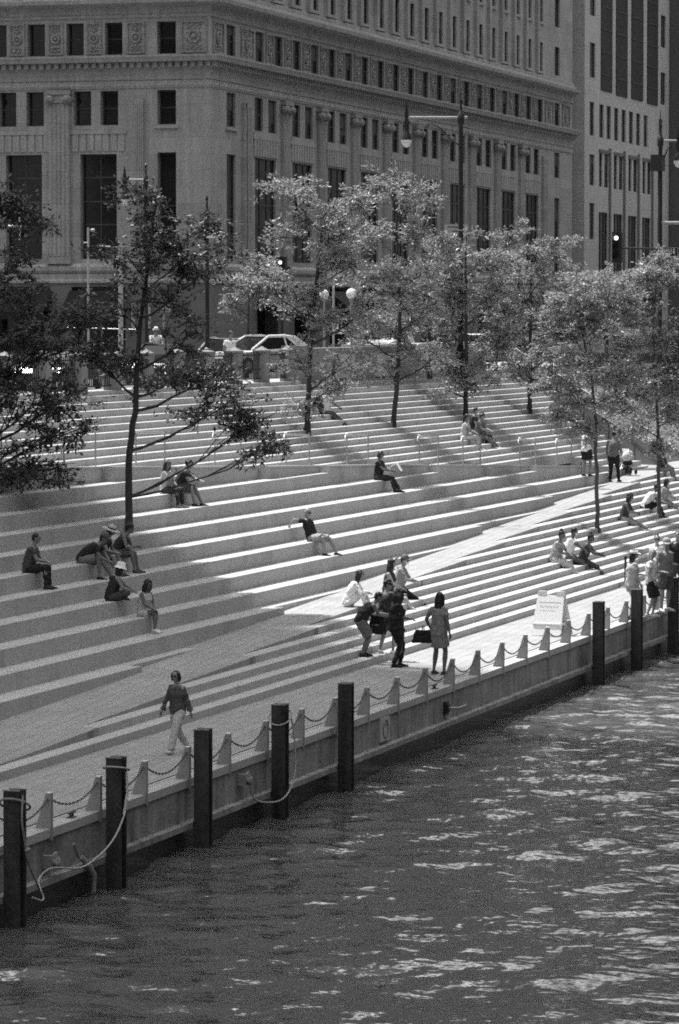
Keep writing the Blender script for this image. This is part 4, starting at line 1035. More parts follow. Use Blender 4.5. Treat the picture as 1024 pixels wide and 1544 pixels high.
up_tree(593, 643, 'leaning slender tree growing from the upper steps in front of the planter wall', [(598, 590), (601, 530), (603, 470), (600, 400), (598, 340), (600, 290)],
        [(590, 285, 45, 25, .9), (640, 300, 40, 25, .9), (565, 345, 45, 32), (625, 350, 45, 32), (560, 420, 42, 38), (615, 420, 48, 40), (640, 470, 38, 30), (580, 490, 45, 26, .8), (625, 520, 36, 18, .8), (575, 550, 34, 18, .7), (650, 400, 36, 30), (540, 500, 34, 24, .8), (655, 540, 30, 20, .8)], .15, .75)
up_tree(702, 630, 'dark-stemmed tree behind the seated trio on the upper steps', [(703, 570), (703, 520), (702, 460), (702, 400), (704, 345)],
        [(690, 365, 42, 26), (730, 390, 40, 30), (670, 410, 42, 32), (700, 440, 48, 34), (745, 455, 38, 30), (665, 480, 36, 32), (710, 505, 50, 28), (685, 550, 42, 22, .9), (740, 545, 35, 18, .8), (720, 575, 40, 12, .8), (765, 420, 34, 28), (650, 530, 34, 22, .8), (760, 510, 34, 24, .9), (665, 580, 30, 14, .8)], .15, .8)
up_tree(798, 620, 'tree with a dark straight stem near the top right of the steps', [(799, 560), (800, 500), (800, 440), (802, 380), (806, 345)],
        [(800, 360, 45, 24), (840, 375, 38, 22), (775, 400, 42, 30), (825, 415, 48, 32), (865, 420, 34, 26, .9), (790, 450, 48, 32), (840, 470, 45, 30), (775, 500, 42, 28), (815, 525, 45, 25), (780, 560, 36, 16, .9), (850, 540, 36, 24), (755, 470, 34, 28), (880, 460, 36, 28), (835, 575, 36, 16, .9), (740, 520, 34, 22, .8), (870, 500, 36, 26)], .15, .85)
up_tree(902, 803, 'tall young tree rising from the lower steps in front of the two standing men', [(900, 740), (898, 680), (899, 640), (893, 580), (882, 520), (875, 470)],
        [(870, 440, 45, 30, .9), (915, 420, 40, 28, .9), (850, 495, 45, 32, .9), (905, 490, 48, 34), (945, 460, 42, 30), (870, 545, 45, 28), (925, 550, 45, 30), (835, 570, 40, 24, .8), (890, 600, 50, 22, .8), (940, 610, 36, 22, .9), (840, 620, 34, 14, .9), (960, 520, 36, 28), (820, 520, 36, 26), (880, 650, 34, 12, .8), (955, 570, 34, 24), (830, 460, 36, 26), (910, 455, 40, 26)], .12, .82, bark=M['barklight'])
up_tree(994, 775, 'tree at the right edge beside the woman seated in white', [(993, 720), (992, 660), (990, 600), (985, 540), (985, 480), (990, 430)],
        [(985, 405, 40, 25), (1020, 420, 40, 35), (970, 455, 40, 30), (1010, 480, 45, 32), (965, 520, 42, 32), (1010, 545, 42, 30), (975, 585, 45, 26, .9), (1015, 620, 40, 24, .9), (965, 640, 38, 20, .9), (1000, 675, 36, 14, .9), (945, 480, 34, 28), (1035, 510, 36, 36), (940, 570, 34, 26), (1030, 580, 36, 30), (950, 430, 34, 22)], .12, .82, bark=M['barklight'])
tree('street_tree', 'smaller street tree beyond the railing between the first two crowns', [(372, 560), (374, 500), (376, 450)], 150, [(365, 420, 32, 18, .9), (395, 400, 30, 16, .8), (345, 455, 26, 18, .7), (385, 440, 30, 16, .7)], M['leaf'], M['bark'], .12, .9)
tree('street_tree', 'street tree between the leaning tree and the dark-stemmed tree by the taxi', [(648, 560), (648, 500), (648, 440)], 152, [(645, 400, 38, 24), (620, 440, 30, 24), (670, 445, 34, 26), (645, 485, 38, 20, .8), (555, 480, 30, 22, .7), (600, 470, 30, 22, .8)], M['leaf'], M['bark'], .12, 1.0)
tree('street_tree', 'street tree rising behind the balustrade at the right', [(915, 540), (915, 480), (914, 430)], 178, [(905, 425, 36, 20), (940, 440, 38, 24), (880, 460, 30, 22), (960, 415, 34, 16), (925, 475, 40, 16, .7), (1000, 400, 34, 16)], M['leaf'], M['bark'], .14, 1.0)
# ground cover on the planted bank
m = MB()
for i in range(5200):
    x = rnd.uniform(161, 186); y = rnd.uniform(33.2, 40.6)
    if x < 159.3+(y-32)*.95: continue
    z = 2.45+(y-33)*.43; h_ = .25+.75*max(0, noise.noise((x*.5, y*.7, 1)))
    leaves(m, Vector((x, y, z+rnd.uniform(0, h_))), 3, .14, .19, .09)
o = m.build('ground_cover', M['leaf']); tag(o, 'low leafy ground cover filling the bank beyond the stairs', 'plants', kind='stuff')
for i, (u, v) in enumerate([(765, 548), (782, 556), (925, 640), (955, 655)]):
    p = atx(u, v, 164+2*i); m = MB(); 
    for q in range(60): leaves(m, p+Vector((rnd.gauss(0, .6), rnd.gauss(0, .6), rnd.uniform(-.6, .5))), 9, .12, .16, .07)
    tag(m.build('shrub', M['leaf']), ['dense shrub at the top corner of the stairs', 'shrub just right of the top corner of the stairs', 'shrub behind the standing men below the handrail', 'shrub above the stroller below the far handrail'][i], 'shrub', 'shrubs on the bank')
# ================================================================= PEOPLE
D = math.radians
def V(*a): return Vector(a)
PEND = []       # (object, kind, extra) converted after one depsgraph update
TEX = bpy.data.textures.new('folds', 'CLOUDS'); TEX.noise_scale = .11; TEX.noise_depth = 2
def shell(mb, name, mat_, par, vox, smooth=3):
    me = mb.mesh(name, mat_); o = bpy.data.objects.new(name, me); COL.objects.link(o); o.parent = par
    r = o.modifiers.new('r', 'REMESH'); r.mode = 'VOXEL'; r.voxel_size = vox; r.use_smooth_shade = True
    if smooth: s = o.modifiers.new('s', 'SMOOTH'); s.factor = .5; s.iterations = smooth
    if name not in ('body', 'hair'):
        d = o.modifiers.new('d', 'DISPLACE'); d.texture = TEX; d.texture_coords = 'LOCAL'; d.strength = .055; d.mid_level = .5
    PEND.append(o); return o
def ik(a, b, l1, l2, hint):
    d = b-a; L = d.length; mx = (l1+l2)*.998
    if L > mx: b = a+d*(mx/L); d = b-a; L = mx
    x = (l1*l1-l2*l2+L*L)/(2*L); h = math.sqrt(max(0, l1*l1-x*x)); u = d.normalized(); w = hint-u*hint.dot(u)
    if w.length < 1e-4: w = u.orthogonal()
    return a+u*x+w.normalized()*h, b
def hand(mb, wrist, dirn, palm, s=1.0, curl=.5, side=1):
    "palm plus four unequal bent fingers and a thumb"
    d = dirn.normalized(); n = (palm-d*palm.dot(d)).normalized(); w = d.cross(n)
    base = wrist+d*.075*s
    for i in range(4):
        l = (.070, .080, .074, .058)[i]*s; off = w*((i-1.5)*.019*s); p0 = wrist+d*.065*s+off
        p1 = p0+(d+n*curl*.35)*l*.5; p2 = p1+(d*(1-curl*.5)+n*curl)*l*.35; p3 = p2+(d*(1-curl)+n*curl*1.4)*l*.28
        mb.tube([p0, p1, p2, p3], [.0095*s, .009*s, .0085*s, .007*s], 5)
    t0 = wrist+d*.025*s-w*.03*s*side; mb.tube([t0, t0+(-w*.028*side+d*.03+n*.01)*s, t0+(-w*.034*side+d*.058+n*.02)*s], [.012*s, .011*s, .008*s], 5)
def person(loc, yaw, label, pose, fit, s=1.0, cat='person', group='people on the riverside steps'):
    """pose: pel, lean, side, twist, head (yaw, pitch), feet [(x,y,z,toeyaw)]*2, hands [(x,y,z)]*2, elbow hints; +x is forward, +y the person's left"""
    t = thing('person', label, cat, tuple(loc), yaw, group); t.scale = (s, s, s)
    pel = V(*pose.get('pel', (0, 0, .93))); R = Matrix.Rotation(pose.get('twist', 0), 3, 'Z') @ Matrix.Rotation(pose.get('lean', .03), 3, 'Y') @ Matrix.Rotation(pose.get('side', 0), 3, 'X')
    bend = pose.get('bend', .0)
    R2 = Matrix.Rotation(pose.get('twist', 0), 3, 'Z') @ Matrix.Rotation(pose.get('lean', .03)+bend, 3, 'Y') @ Matrix.Rotation(pose.get('side', 0), 3, 'X')
    fem = fit.get('fem', False); sw = .155 if fem else .185; wd = .92 if fem else 1.0; fat = fit.get('fat', 1.0)*1.1
    waist = pel+R @ V(0, 0, .17); chest = waist+R2 @ V(.01, 0, .19); ub = chest+R2 @ V(-.005, 0, .10); neck = ub+R2 @ V(-.005, 0, .07)
    hy, hp = pose.get('head', (0, 0)); RH = Matrix.Rotation(hy, 3, 'Z') @ Matrix.Rotation(hp, 3, 'Y')
    n2 = neck+(R2 @ V(.015, 0, .06)); hc = n2+V(0, 0, .02)+RH @ V(.025, 0, .105)
    lat = R2 @ V(0, 1, 0)
    sk = cloth(fit.get('skin', .28), 'skin'); b = MB()
    # torso
    tp = [pel+R @ V(0, 0, -.10), pel, waist, chest, ub, neck, n2, n2+V(0, 0, .06)]
    tr = [(.13*wd, .10), (.17*(1.04 if fem else 1), .115*fat), (.135*wd*fat, .095*fat), (.165*wd, .115*fat), (.15*wd, .095), (.07, .06), (.05, .053), (.052, .055)]
    b.tube(tp, tr, 12, ref=lat)
    # head with jaw, nose, ears
    b.ell(hc+V(0, 0, .02), .096, .077, .098, 14, 10, RH); b.ell(hc+RH @ V(.022, 0, -.045), .068, .056, .072, 12, 8, RH)
    b.ell(hc+RH @ V(.098, 0, -.012), .020, .013, .024, 8, 6, RH); b.ell(hc+RH @ V(.082, 0, -.052), .018, .026, .012, 8, 6, RH)
    for e in (-1, 1): b.ell(hc+RH @ V(-.005, e*.078, -.005), .020, .012, .030, 8, 6, RH)
    hips = [pel+R @ V(0, sg*.088, -.03) for sg in (1, -1)]; shs = [ub+R2 @ V(-.005, sg*sw, .015) for sg in (1, -1)]
    feet = pose.get('feet', [(0, .1, 0, .1), (0, -.1, 0, -.1)]); hands = pose.get('hands', [(.03, .27, .78), (.03, -.27, .78)])
    kh = pose.get('knee', [V(1, .1, .2), V(1, -.1, .2)]); eh = pose.get('elbow', [V(-1, .4, -.2), V(-1, -.4, -.2)])
    legs, arms, ex = [], [], MB()
    for i, sg in enumerate((1, -1)):
        f = feet[i]; ank = V(f[0], f[1], f[2]+.085); pit = f[4] if len(f) > 4 else 0
        k, ank = ik(hips[i], ank, .44, .43, Vector(kh[i])); legs.append((hips[i], k, ank))
        m1 = hips[i].lerp(k, .4); m2 = k.lerp(ank, .32)
        b.tube([hips[i], m1, hips[i].lerp(k, .85), k, m2, k.lerp(ank, .8), ank], [.092*fat, .083*fat, .058, .056, .056*fat, .038, .036], 10)
        RF = Matrix.Rotation(f[3], 3, 'Z') @ Matrix.Rotation(pit, 3, 'Y')
        b.tube([ank+RF @ V(-.05, 0, -.04), ank+RF @ V(.03, 0, -.04), ank+RF @ V(.12, 0, -.06), ank+RF @ V(.17, 0, -.065)], [(.03, .035), (.038, .04), (.042, .022), (.03, .014)], 8, ref=RF @ V(0, 1, 0))
        legs[-1] += (RF,)
        h = V(*hands[i]); e, wr = ik(shs[i], h, .285, .255, Vector(eh[i])); arms.append((shs[i], e, wr))
        b.tube([shs[i]+(shs[i]-ub)*-.15, shs[i], shs[i].lerp(e, .45), e, e.lerp(wr, .35), wr], [.056, .058, .050, .042, .041, .027], 8)
        dr = (wr-e).normalized(); pn = V(0, -sg, 0) if abs(dr.z) > .6 else V(0, 0, -1)
        b.tube([wr, wr+dr*.035, wr+dr*.078], [(.022, .026), (.018, .038), (.013, .036)], 8, ref=pn)
        hand(ex, wr, dr, pn, 1.0, pose.get('curl', .5), sg)
    bo = shell(b, 'body', sk, t, .016, 2)
    ex.mi = 0
    # eyes and mouth, brows in a second slot; fingers in the first
    ex.mi = 1
    for e in (-1, 1): ex.ell(hc+RH @ V(.088, e*.031, .010), .009, .013, .007, 6, 4, RH); ex.ell(hc+RH @ V(.092, e*.032, .030), .006, .02, .004, 6, 4, RH)
    ex.ell(hc+RH @ V(.100, 0, -.058), .005, .022, .005, 6, 4, RH)
    bo['extra'] = 1; EX[bo.name] = ex
    # ---- clothes
    c = fit.get('top', .5); kind = fit.get('topkind', 'tee')
    if kind != 'none':
        m = MB(); ez = .026; tm = cloth(c, fit.get('topmat', 'cloth'))
        hem = -.09 if kind not in ('dress', 'crop', 'tunic') else (-.12 if kind != 'crop' else .08); fl = fit.get('flare', 1.0)
        m.tube([pel+R @ V(0, 0, hem), pel+R @ V(0, 0, max(hem+.05, .0)), waist, chest, ub, ub.lerp(neck, .55 if kind != 'hoodie' else .9)],
               [(.155*fl+ez, .115*fat*fl+ez), (.168+ez, .115*fat+ez), (.14*wd*fat+ez*1.4, .10*fat+ez*1.4), (.168*wd+ez, .118*fat+ez), (.155*wd+ez, .098+ez), (.075+ez, .07+ez*.6)], 14, ref=lat)
        for i in range(2):
            sh, e, wr = arms[i]
            if kind in ('tee', 'dress', 'tunic', 'crop'): m.tube([sh.lerp(ub, .3), sh, sh.lerp(e, .55)], [.066, .070, .062], 9)
            elif kind in ('long', 'hoodie'): m.tube([sh.lerp(ub, .3), sh, sh.lerp(e, .5), e, e.lerp(wr, .5), e.lerp(wr, .93)], [.066, .068, .06, .052, .050, .042*fit.get('cuff', 1.0)], 9)
            else: m.tube([sh.lerp(ub, .5), sh.lerp(ub, .05)], [.06, .05], 8)
        if kind == 'hoodie': m.torus(neck+V(-.03, 0, .0), .085, .035, 14, 6, RH)
        shell(m, {'tee': 'shirt', 'long': 'long_sleeved_top', 'tank': 'sleeveless_top', 'dress': 'dress_top', 'hoodie': 'hooded_top', 'tunic': 'tunic', 'crop': 'cropped_top'}[kind], tm, t, .018, 3)
    bk = fit.get('bottom', 'pants'); bc = cloth(fit.get('bot', .1), fit.get('botmat', 'cloth')); m = MB(); ez = .014; wdp = fit.get('wide', 1.0)
    if bk in ('pants', 'shorts', 'leggings'):
        m.tube([pel+R @ V(0, 0, -.12), pel+R @ V(0, 0, -.02), pel+R @ V(0, 0, .10)], [(.15+ez, .105*fat+ez), (.172+ez, .118*fat+ez), (.15*fat+ez, .105*fat+ez)], 14, ref=R @ V(0, 1, 0))
        for hpj, k, ank, RF in legs:
            if bk == 'shorts': m.tube([hpj, hpj.lerp(k, .4), hpj.lerp(k, fit.get('short', .85))], [.10*fat+ez, .093*fat+ez*1.5, .082*fat+ez*1.5], 10)
            else: m.tube([hpj, hpj.lerp(k, .4), hpj.lerp(k, .85), k, k.lerp(ank, .35), k.lerp(ank, .97)], [.10*fat+ez, .09*fat+ez, .068*wdp+ez*.7, .064*wdp+ez*.7, .058*wdp+ez*.8, .045*wdp+ez], 10)
        shell(m, {'pants': 'trousers', 'shorts': 'shorts', 'leggings': 'leggings'}[bk], bc, t, .018, 3)
    elif bk == 'skirt':
        kk = (legs[0][1]+legs[1][1])/2; hl_ = fit.get('len', .75); up_ = pel+R @ V(0, 0, .10)
        if (kk-pel).normalized().z < -.75:
            e = pel.lerp(kk, hl_); m.tube([up_, pel, pel.lerp(e, .5), e], [(.145+ez, .10+ez), (.178+ez, .125*fat+ez), (.19+ez, .14+ez), (.195*fit.get('flare', 1)+ez, .15*fit.get('flare', 1)+ez)], 16, ref=R @ V(0, 1, 0))
        else:
            m.tube([up_, pel+V(-.02, 0, 0)], [(.145+ez, .10+ez), (.18+ez, .13+ez)], 14, ref=V(0, 1, 0))
            for hpj, k, ank, RF in legs: m.tube([hpj, hpj.lerp(k, .5), hpj.lerp(k, hl_)], [.105+ez, .10+ez, .085+ez], 10)
            m.tube([pel, pel.lerp(kk, hl_)], [(.16, .09), (.12, .06)], 10, ref=V(0, 1, 0))
        shell(m, 'skirt', bc, t, .02, 3)
    sc_ = cloth(fit.get('shoe', .6))
    for hpj, k, ank, RF in legs:
        m = MB(); m.tube([ank+RF @ V(-.065, 0, -.042), ank+RF @ V(-.03, 0, -.035), ank+RF @ V(.04, 0, -.04), ank+RF @ V(.13, 0, -.058), ank+RF @ V(.19, 0, -.066)], [(.033, .030), (.044, .046), (.046, .042), (.05, .026), (.034, .016)], 10, ref=RF @ V(0, 1, 0))
        o = m.build('shoe', sc_, t)
        m = MB(); m.hexa([tuple(ank+RF @ V(x, y, z)) for x, y, z in [(-.08, -.04, -.088), (.2, -.036, -.088), (.2, .036, -.088), (-.08, .04, -.088), (-.08, -.04, -.07), (.2, -.036, -.073), (.2, .036, -.073), (-.08, .04, -.07)]]); m.build('sole', cloth(fit.get('sole', .6)), o)
    # ---- hair
    hr = fit.get('hair', 'short'); hm = cloth(fit.get('haircol', .012), 'hair')
    if hr != 'bald':
        m = MB(); m.ell(hc+RH @ V(-.018, 0, .035), .096, .086, .095, 14, 10, RH); m.ell(hc+RH @ V(-.05, 0, -.01), .062, .074, .075, 12, 8, RH)
        if hr in ('long', 'curlylong', 'pony'):
            bk_ = RH @ V(-1, 0, 0); L = fit.get('hairlen', .38)
            if hr == 'pony':
                p0 = hc+RH @ V(-.10, 0, .05); m.tube([hc+RH @ V(-.06, 0, .05), p0, p0+bk_*.05-V(0, 0, .12), p0+bk_*.05-V(0, 0, L)], [.03, .035, .038, .012], 8)
            else:
                wv = 1.0 if hr == 'long' else 1.25
                m.tube([hc+RH @ V(-.03, 0, .05), hc+RH @ V(-.06, 0, -.06), hc+RH @ V(-.075, 0, -.06)-V(0, 0, L*.45), hc+RH @ V(-.09, 0, -.06)-V(0, 0, L)], [(.085, .07), (.10*wv, .06*wv), (.105*wv, .05*wv), (.05, .022)], 12, ref=RH @ V(0, 1, 0))
                for e in (-1, 1): m.tube([hc+RH @ V(.02, e*.07, .06), hc+RH @ V(.005, e*.088, -.03), hc+RH @ V(.0, e*.095, -.12), hc+RH @ V(-.01, e*.09, -.2)], [.03, .034*wv, .032*wv, .012], 8)
        if hr in ('curly', 'curlylong'):
            for q in range(26):
                th = rnd.uniform(0, 2*PI); ph = rnd.uniform(-.1, 1.4); m.ell(hc+RH @ V(-.02+.09*math.cos(th)*math.cos(ph), .09*math.sin(th)*math.cos(ph), .03+.10*math.sin(ph)), .03, .03, .028, 6, 4)
        if hr == 'bun': m.ell(hc+RH @ V(-.05, 0, .135), .05, .05, .05, 10, 8)
        if hr == 'bob':
            for e in (-1, 1): m.tube([hc+RH @ V(.02, e*.065, .07), hc+RH @ V(0, e*.092, -.01), hc+RH @ V(-.005, e*.088, -.10)], [.03, .036, .022], 8)
            m.tube([hc+RH @ V(-.04, 0, .05), hc+RH @ V(-.08, 0, -.04), hc+RH @ V(-.08, 0, -.12)], [(.08, .06), (.09, .045), (.07, .025)], 10, ref=RH @ V(0, 1, 0))
        shell(m, 'hair', hm, t, .014, 1)
    hat = fit.get('hat'); M4 = RH.to_4x4()
    if hat:
        hm2 = cloth(fit.get('hatcol', .6)); m = MB(); o_ = hc+RH @ V(-.01, 0, .055)
        if hat in ('cap', 'visor'):
            m.lathe([(.103, -.01), (.105, .02), (.09, .07), (.05, .098), (.005, .105)] if hat == 'cap' else [(.104, -.015), (.108, .0), (.108, .035), (.100, .05)], o_, 16, RH)
            m.tube([o_+RH @ V(.06, 0, 0), o_+RH @ V(.13, 0, -.005), o_+RH @ V(.18, 0, -.02)], [(.09, .012), (.082, .010), (.05, .007)], 12, ref=RH @ V(0, 1, 0))
        elif hat == 'bucket': m.lathe([(.165, -.06), (.155, -.05), (.108, .01), (.10, .08), (.07, .10), (.005, .105)], o_, 20, RH)
        elif hat == 'sunhat': m.lathe([(.23, -.03), (.22, -.018), (.11, .0), (.10, .07), (.07, .095), (.005, .10)], o_, 22, RH)
        elif hat == 'helmet': m.lathe([(.12, -.02), (.125, .03), (.10, .09), (.05, .12), (.005, .125)], o_, 16, RH)
        hb = m.build('hat', hm2, t)
        if hat == 'sunhat': m = MB(); m.lathe([(.113, .003), (.111, .035)], o_, 20, RH); m.build('hat_band', cloth(.02), hb)
    if fit.get('glasses'):
        m = MB()
        for e in (-1, 1): m.ell(hc+RH @ V(.096, e*.033, .012), .010, .031, .022, 10, 6, RH); m.tube([hc+RH @ V(.09, e*.06, .015), hc+RH @ V(0, e*.086, .015)], .004, 5)
        m.build('sunglasses', cloth(.008), t)
    if fit.get('mask'):
        m = MB(); m.ell(hc+RH @ V(.062, 0, -.045), .052, .052, .05, 12, 8, RH); m.build('face_mask', cloth(fit['mask']), t)
    if fit.get('strap'):
        m = MB(); sh = shs[0 if fit['strap'] > 0 else 1]; oth = pel+R @ V(0, -.17*fit['strap'], .02)
        m.tube([sh.lerp(ub, .4)+V(0, 0, .06), ub+R2 @ V(.135, .02, -.05), waist+R @ V(.135, -.06*fit['strap'], .02), oth], .012, 6); m.tube([sh.lerp(ub, .4)+V(0, 0, .06), ub+R2 @ V(-.125, .02, -.05), waist+R @ V(-.125, -.06*fit['strap'], .02), oth], .012, 6); m.build('strap', cloth(.02), t)
    t['_hands'] = 0
    HND.append((t, [a[2] for a in arms])); return t
EX = {}; HND = []
def sit(h=.383, fwd=.40, lean=-.05, y0=.12, spread=.1, **k):
    p = dict(pel=(-.05, 0, .10), lean=lean, feet=[(fwd, spread, -h, .15), (fwd-.03, -spread, -h, -.15)], knee=[V(.6, .15, 1), V(.6, -.15, 1)],
             hands=[(.34, .10, .22), (.33, -.10, .22)], elbow=[V(-.4, .7, -.6), V(-.4, -.7, -.6)]); p.update(k); return p
def seat_at(u, v, back=.18):
    "seat point: pixel of the seat front edge under the person; sits just behind the riser edge"
    g = ground(u, v); return g
YR = -PI/2      # facing the river
def seated(u, v, yaw, label, pose, fit, s=1.0, **k):
    g = ground(u, v); return person((g.x, g.y, g.z), YR+yaw, label, pose, fit, s, **k)
def standing(u, v, yaw, label, pose, fit, s=1.0, z=None, **k):
    g = ground(u, v) if z is None else atz(u, v, z); return person((g.x, g.y, g.z), YR+D(yaw), label, pose, fit, s, **k)
def stepseat(u, j, small=False, up=False, inset=.16):
    if up: y = UY+UT*j; z = UZ+UR*j
    elif small: y = SY+ST*(j-1); z = SR*j
    else: y = by(j); z = bz(j)
    p = aty(u, 800, y+inset); return Vector((p.x, y+inset, z))
def S(u, j, yaw, label, pose, fit, s=1.0, small=False, up=False, inset=.16):
    return person(stepseat(u, j, small, up, inset), YR+D(yaw), label, pose, fit, s)
def ssit(h=.51, fwd=.86, **k): return sit(h=h, fwd=fwd, **k)
# lower seat steps, left
S(46, 4, 8, 'person in a dark shirt and dark trousers seated alone at far left with clasped hands', sit(lean=.16, bend=.1, head=(0, .15), hands=[(.40, .03, .26), (.39, -.04, .25)], fwd=.42), dict(top=.06, bot=.015, shoe=.02, sole=.03, skin=.2), 1.02)
S(128, 4, 4, 'person in dark shirt bent forward over light shorts, left one of the group of three', sit(lean=.62, bend=.35, head=(0, .35), hands=[(.62, .05, -.02), (.60, -.06, .05)], fwd=.46, feet=[(.62, .08, -.383, .1), (.38, -.12, -.383, -.1)]), dict(top=.02, bottom='shorts', bot=.16, shoe=.012, sole=.02, skin=.16, hair='short', hat='cap', hatcol=.10), 1.06)
S(152, 4, 0, 'person in a wide pale sun hat seated in the middle of the group of three', sit(lean=.30, bend=.2, head=(0, .35), hands=[(.42, .05, .2), (.42, -.06, .2)], fwd=.5), dict(top=.02, bottom='shorts', bot=.05, shoe=.05, sole=.1, skin=.22, hat='sunhat', hatcol=.42, fem=True, hair='long', hairlen=.25), 1.0)
S(178, 4, 6, 'dark-haired person in a sleeveless top hugging their knees, right one of the group of three', sit(lean=.38, bend=.2, head=(0, .2), hands=[(.50, .05, .26), (.47, -.08, .28)], fwd=.48), dict(top=.03, topkind='tank', bottom='shorts', bot=.08, shoe=.05, sole=.2, skin=.15, hair='curly', fem=True), 1.02)
S(170, 2, 25, 'person in a white bucket hat sitting cross-legged and holding something out', dict(pel=(-.05, 0, .10), lean=.2, bend=.15, head=(.2, .25), feet=[(.28, -.16, .03, -1.2), (.24, .18, .02, 1.2)], knee=[V(.6, 1, .3), V(.6, -1, .3)], hands=[(.50, -.02, .26), (.44, -.12, .24)], elbow=[V(-.4, .7, -.6), V(-.4, -.7, -.6)]), dict(top=.02, topkind='tank', bot=.045, shoe=.03, sole=.03, hat='bucket', hatcol=.75, fem=True, hair='long', hairlen=.28, skin=.2), 1.0)
S(218, 1, -25, 'person with long black hair in a short white dress seated with legs crossed', sit(lean=.12, bend=.1, head=(-.1, .3), feet=[(.44, -.10, -.38, -.1), (.30, .06, -.38, .2)], hands=[(.34, .0, .22), (.36, -.05, .20)]), dict(top=.48, topkind='tank', bottom='skirt', bot=.48, len=.6, shoe=.7, sole=.5, fem=True, hair='curlylong', hairlen=.30, skin=.11), .96)
S(252, 7, -8, 'person with long dark hair and a pale tee seated beside a companion in black', sit(lean=.05, head=(-.35, .05), hands=[(.30, .05, .2), (.34, -.06, .2)], fwd=.42), dict(top=.42, bot=.03, shoe=.35, sole=.4, fem=True, hair='long', hairlen=.36, skin=.16), 1.0)
S(271, 7, 0, 'curly-haired person in a black shirt leaning forward with elbows on knees', sit(lean=.36, bend=.2, head=(.0, .05), hands=[(.60, .0, .30), (.56, -.08, .22)], fwd=.5, feet=[(.56, .16, -.383, .1), (.44, -.10, -.383, -.1)]), dict(top=.015, bottom='shorts', bot=.06, short=1.0, shoe=.02, sole=.03, skin=.22, hair='curly'), 1.06)
S(470, 3, -12, 'bald person in sunglasses and black tee leaning back on the step above', dict(pel=(.02, 0, .10), lean=-.36, head=(-.25, .30), feet=[(.66, .18, -.383, .1), (.52, -.22, -.383, -.15)], knee=[V(.6, .15, 1), V(.6, -.15, 1)], hands=[(-.12, .34, .14), (-.50, -.30, .43)], elbow=[V(-1, .5, .2), V(-.3, -1, .5)]), dict(top=.012, bottom='shorts', bot=.30, botmat='stripe', short=.95, shoe=.015, sole=.5, hair='bald', glasses=True, skin=.26), 1.06)
S(573, 6, -4, 'person in black reading a white leaflet with legs stretched out', sit(lean=.05, head=(-.15, .2), feet=[(.62, .06, -.383, .1), (.54, -.08, -.383, -.1)], hands=[(.40, .06, .30), (.38, -.06, .30)]), dict(top=.012, bot=.02, shoe=.015, sole=.3, fem=True, hair='bob', skin=.14, glasses=True), 1.02)
m = MB(); p = stepseat(573, 6)+V(.05, -.42, .42); m.hexa([tuple(p+V(*q)) for q in [(-.13, .10, 0), (.13, .10, 0), (.13, -.12, .14), (-.13, -.12, .14), (-.13, .102, .006), (.13, .102, .006), (.13, -.118, .146), (-.13, -.118, .146)]]); m.hexa([tuple(p+V(*q)) for q in [(-.13, -.12, .14), (.13, -.12, .14), (.13, -.28, -.12), (-.13, -.28, -.12), (-.13, -.125, .146), (.13, -.125, .146), (.13, -.286, -.116), (-.13, -.286, -.116)]])
tag(m.build('leaflet', M['signwhite']), 'folded white leaflet on the lap of the person in black', 'leaflet')
# upper steps
S(494, 8, 2, 'person in a white shirt with a backpack seated high on the upper steps', dict(pel=(-.02, 0, .10), lean=-.05, bend=.1, head=(0, .1), feet=[(.84, .10, -.58, .1), (.72, -.12, -.58, -.1)], knee=[V(.6, .15, 1), V(.6, -.15, 1)], hands=[(.38, .06, .22), (.42, -.06, .22)], elbow=[V(-.4, .7, -.6), V(-.4, -.7, -.6)]), dict(top=.62, bot=.08, shoe=.72, sole=.7, skin=.10), 1.08, up=True, inset=.2)
def bag(name, c, sx, sy, sz, label, col=.02, strap=True, cat='bag', rot=0):
    R_ = Matrix.Rotation(rot, 4, 'Z'); t = thing(name, label, cat, tuple(c)); m = MB()
    m.hexa([tuple(R_ @ V(x*sx, y*sy, z*sz)) for x, y, z in [(-1, -1, -.95), (1, -1, -.95), (1, 1, -.95), (-1, 1, -.95), (-.72, -.7, .9), (.72, -.7, .9), (.72, .7, .9), (-.72, .7, .9)]])
    m.box(-sx*.6, sx*.6, -sy*1.2, -sy*.8, -sz*.7, sz*.1, R_); m.box(-sx*1.15, -sx*.85, -sy*.5, sy*.5, -sz*.7, sz*.0, R_); shell(m, 'bag_body', cloth(col), t, .014, 5)
    m = MB(); m.box(-sx*.7, sx*.7, -sy*.97, -sy*.80, sz*.2, sz*.75, R_); m.build('flap', cloth(col*1.6), t)
    if strap: m = MB(); m.tube([R_ @ V(-sx*.6, 0, sz*.7), R_ @ V(-sx*.4, 0, sz*1.5), R_ @ V(sx*.4, 0, sz*1.5), R_ @ V(sx*.6, 0, sz*.7)], .014, 6); m.build('handle', cloth(col*.8), t)
    return t
p = stepseat(494, 8, up=True)
bag('backpack', p+V(-.05, .34, .36), .20, .17, .26, 'dark backpack on the back of the person in white on the upper steps', .02, rot=0)
S(702, 2, 0, 'long-haired person in a pale top at the left of the trio on the upper steps', sit(h=.39, fwd=.55, lean=.12, head=(0, .1), hands=[(.36, .1, .25), (.36, -.1, .24)]), dict(top=.45, bot=.40, shoe=.6, sole=.6, fem=True, hair='pony', hairlen=.55, skin=.16), 1.05, up=True)
S(713, 3, 5, 'person in a white collar and black top in the middle of the upper trio', sit(h=.39, fwd=.5, lean=.2, head=(0, .1), hands=[(.36, .1, .25), (.36, -.1, .24)]), dict(top=.02, bot=.10, shoe=.5, sole=.6, hair='short', skin=.3, mask=.6), 1.05, up=True)
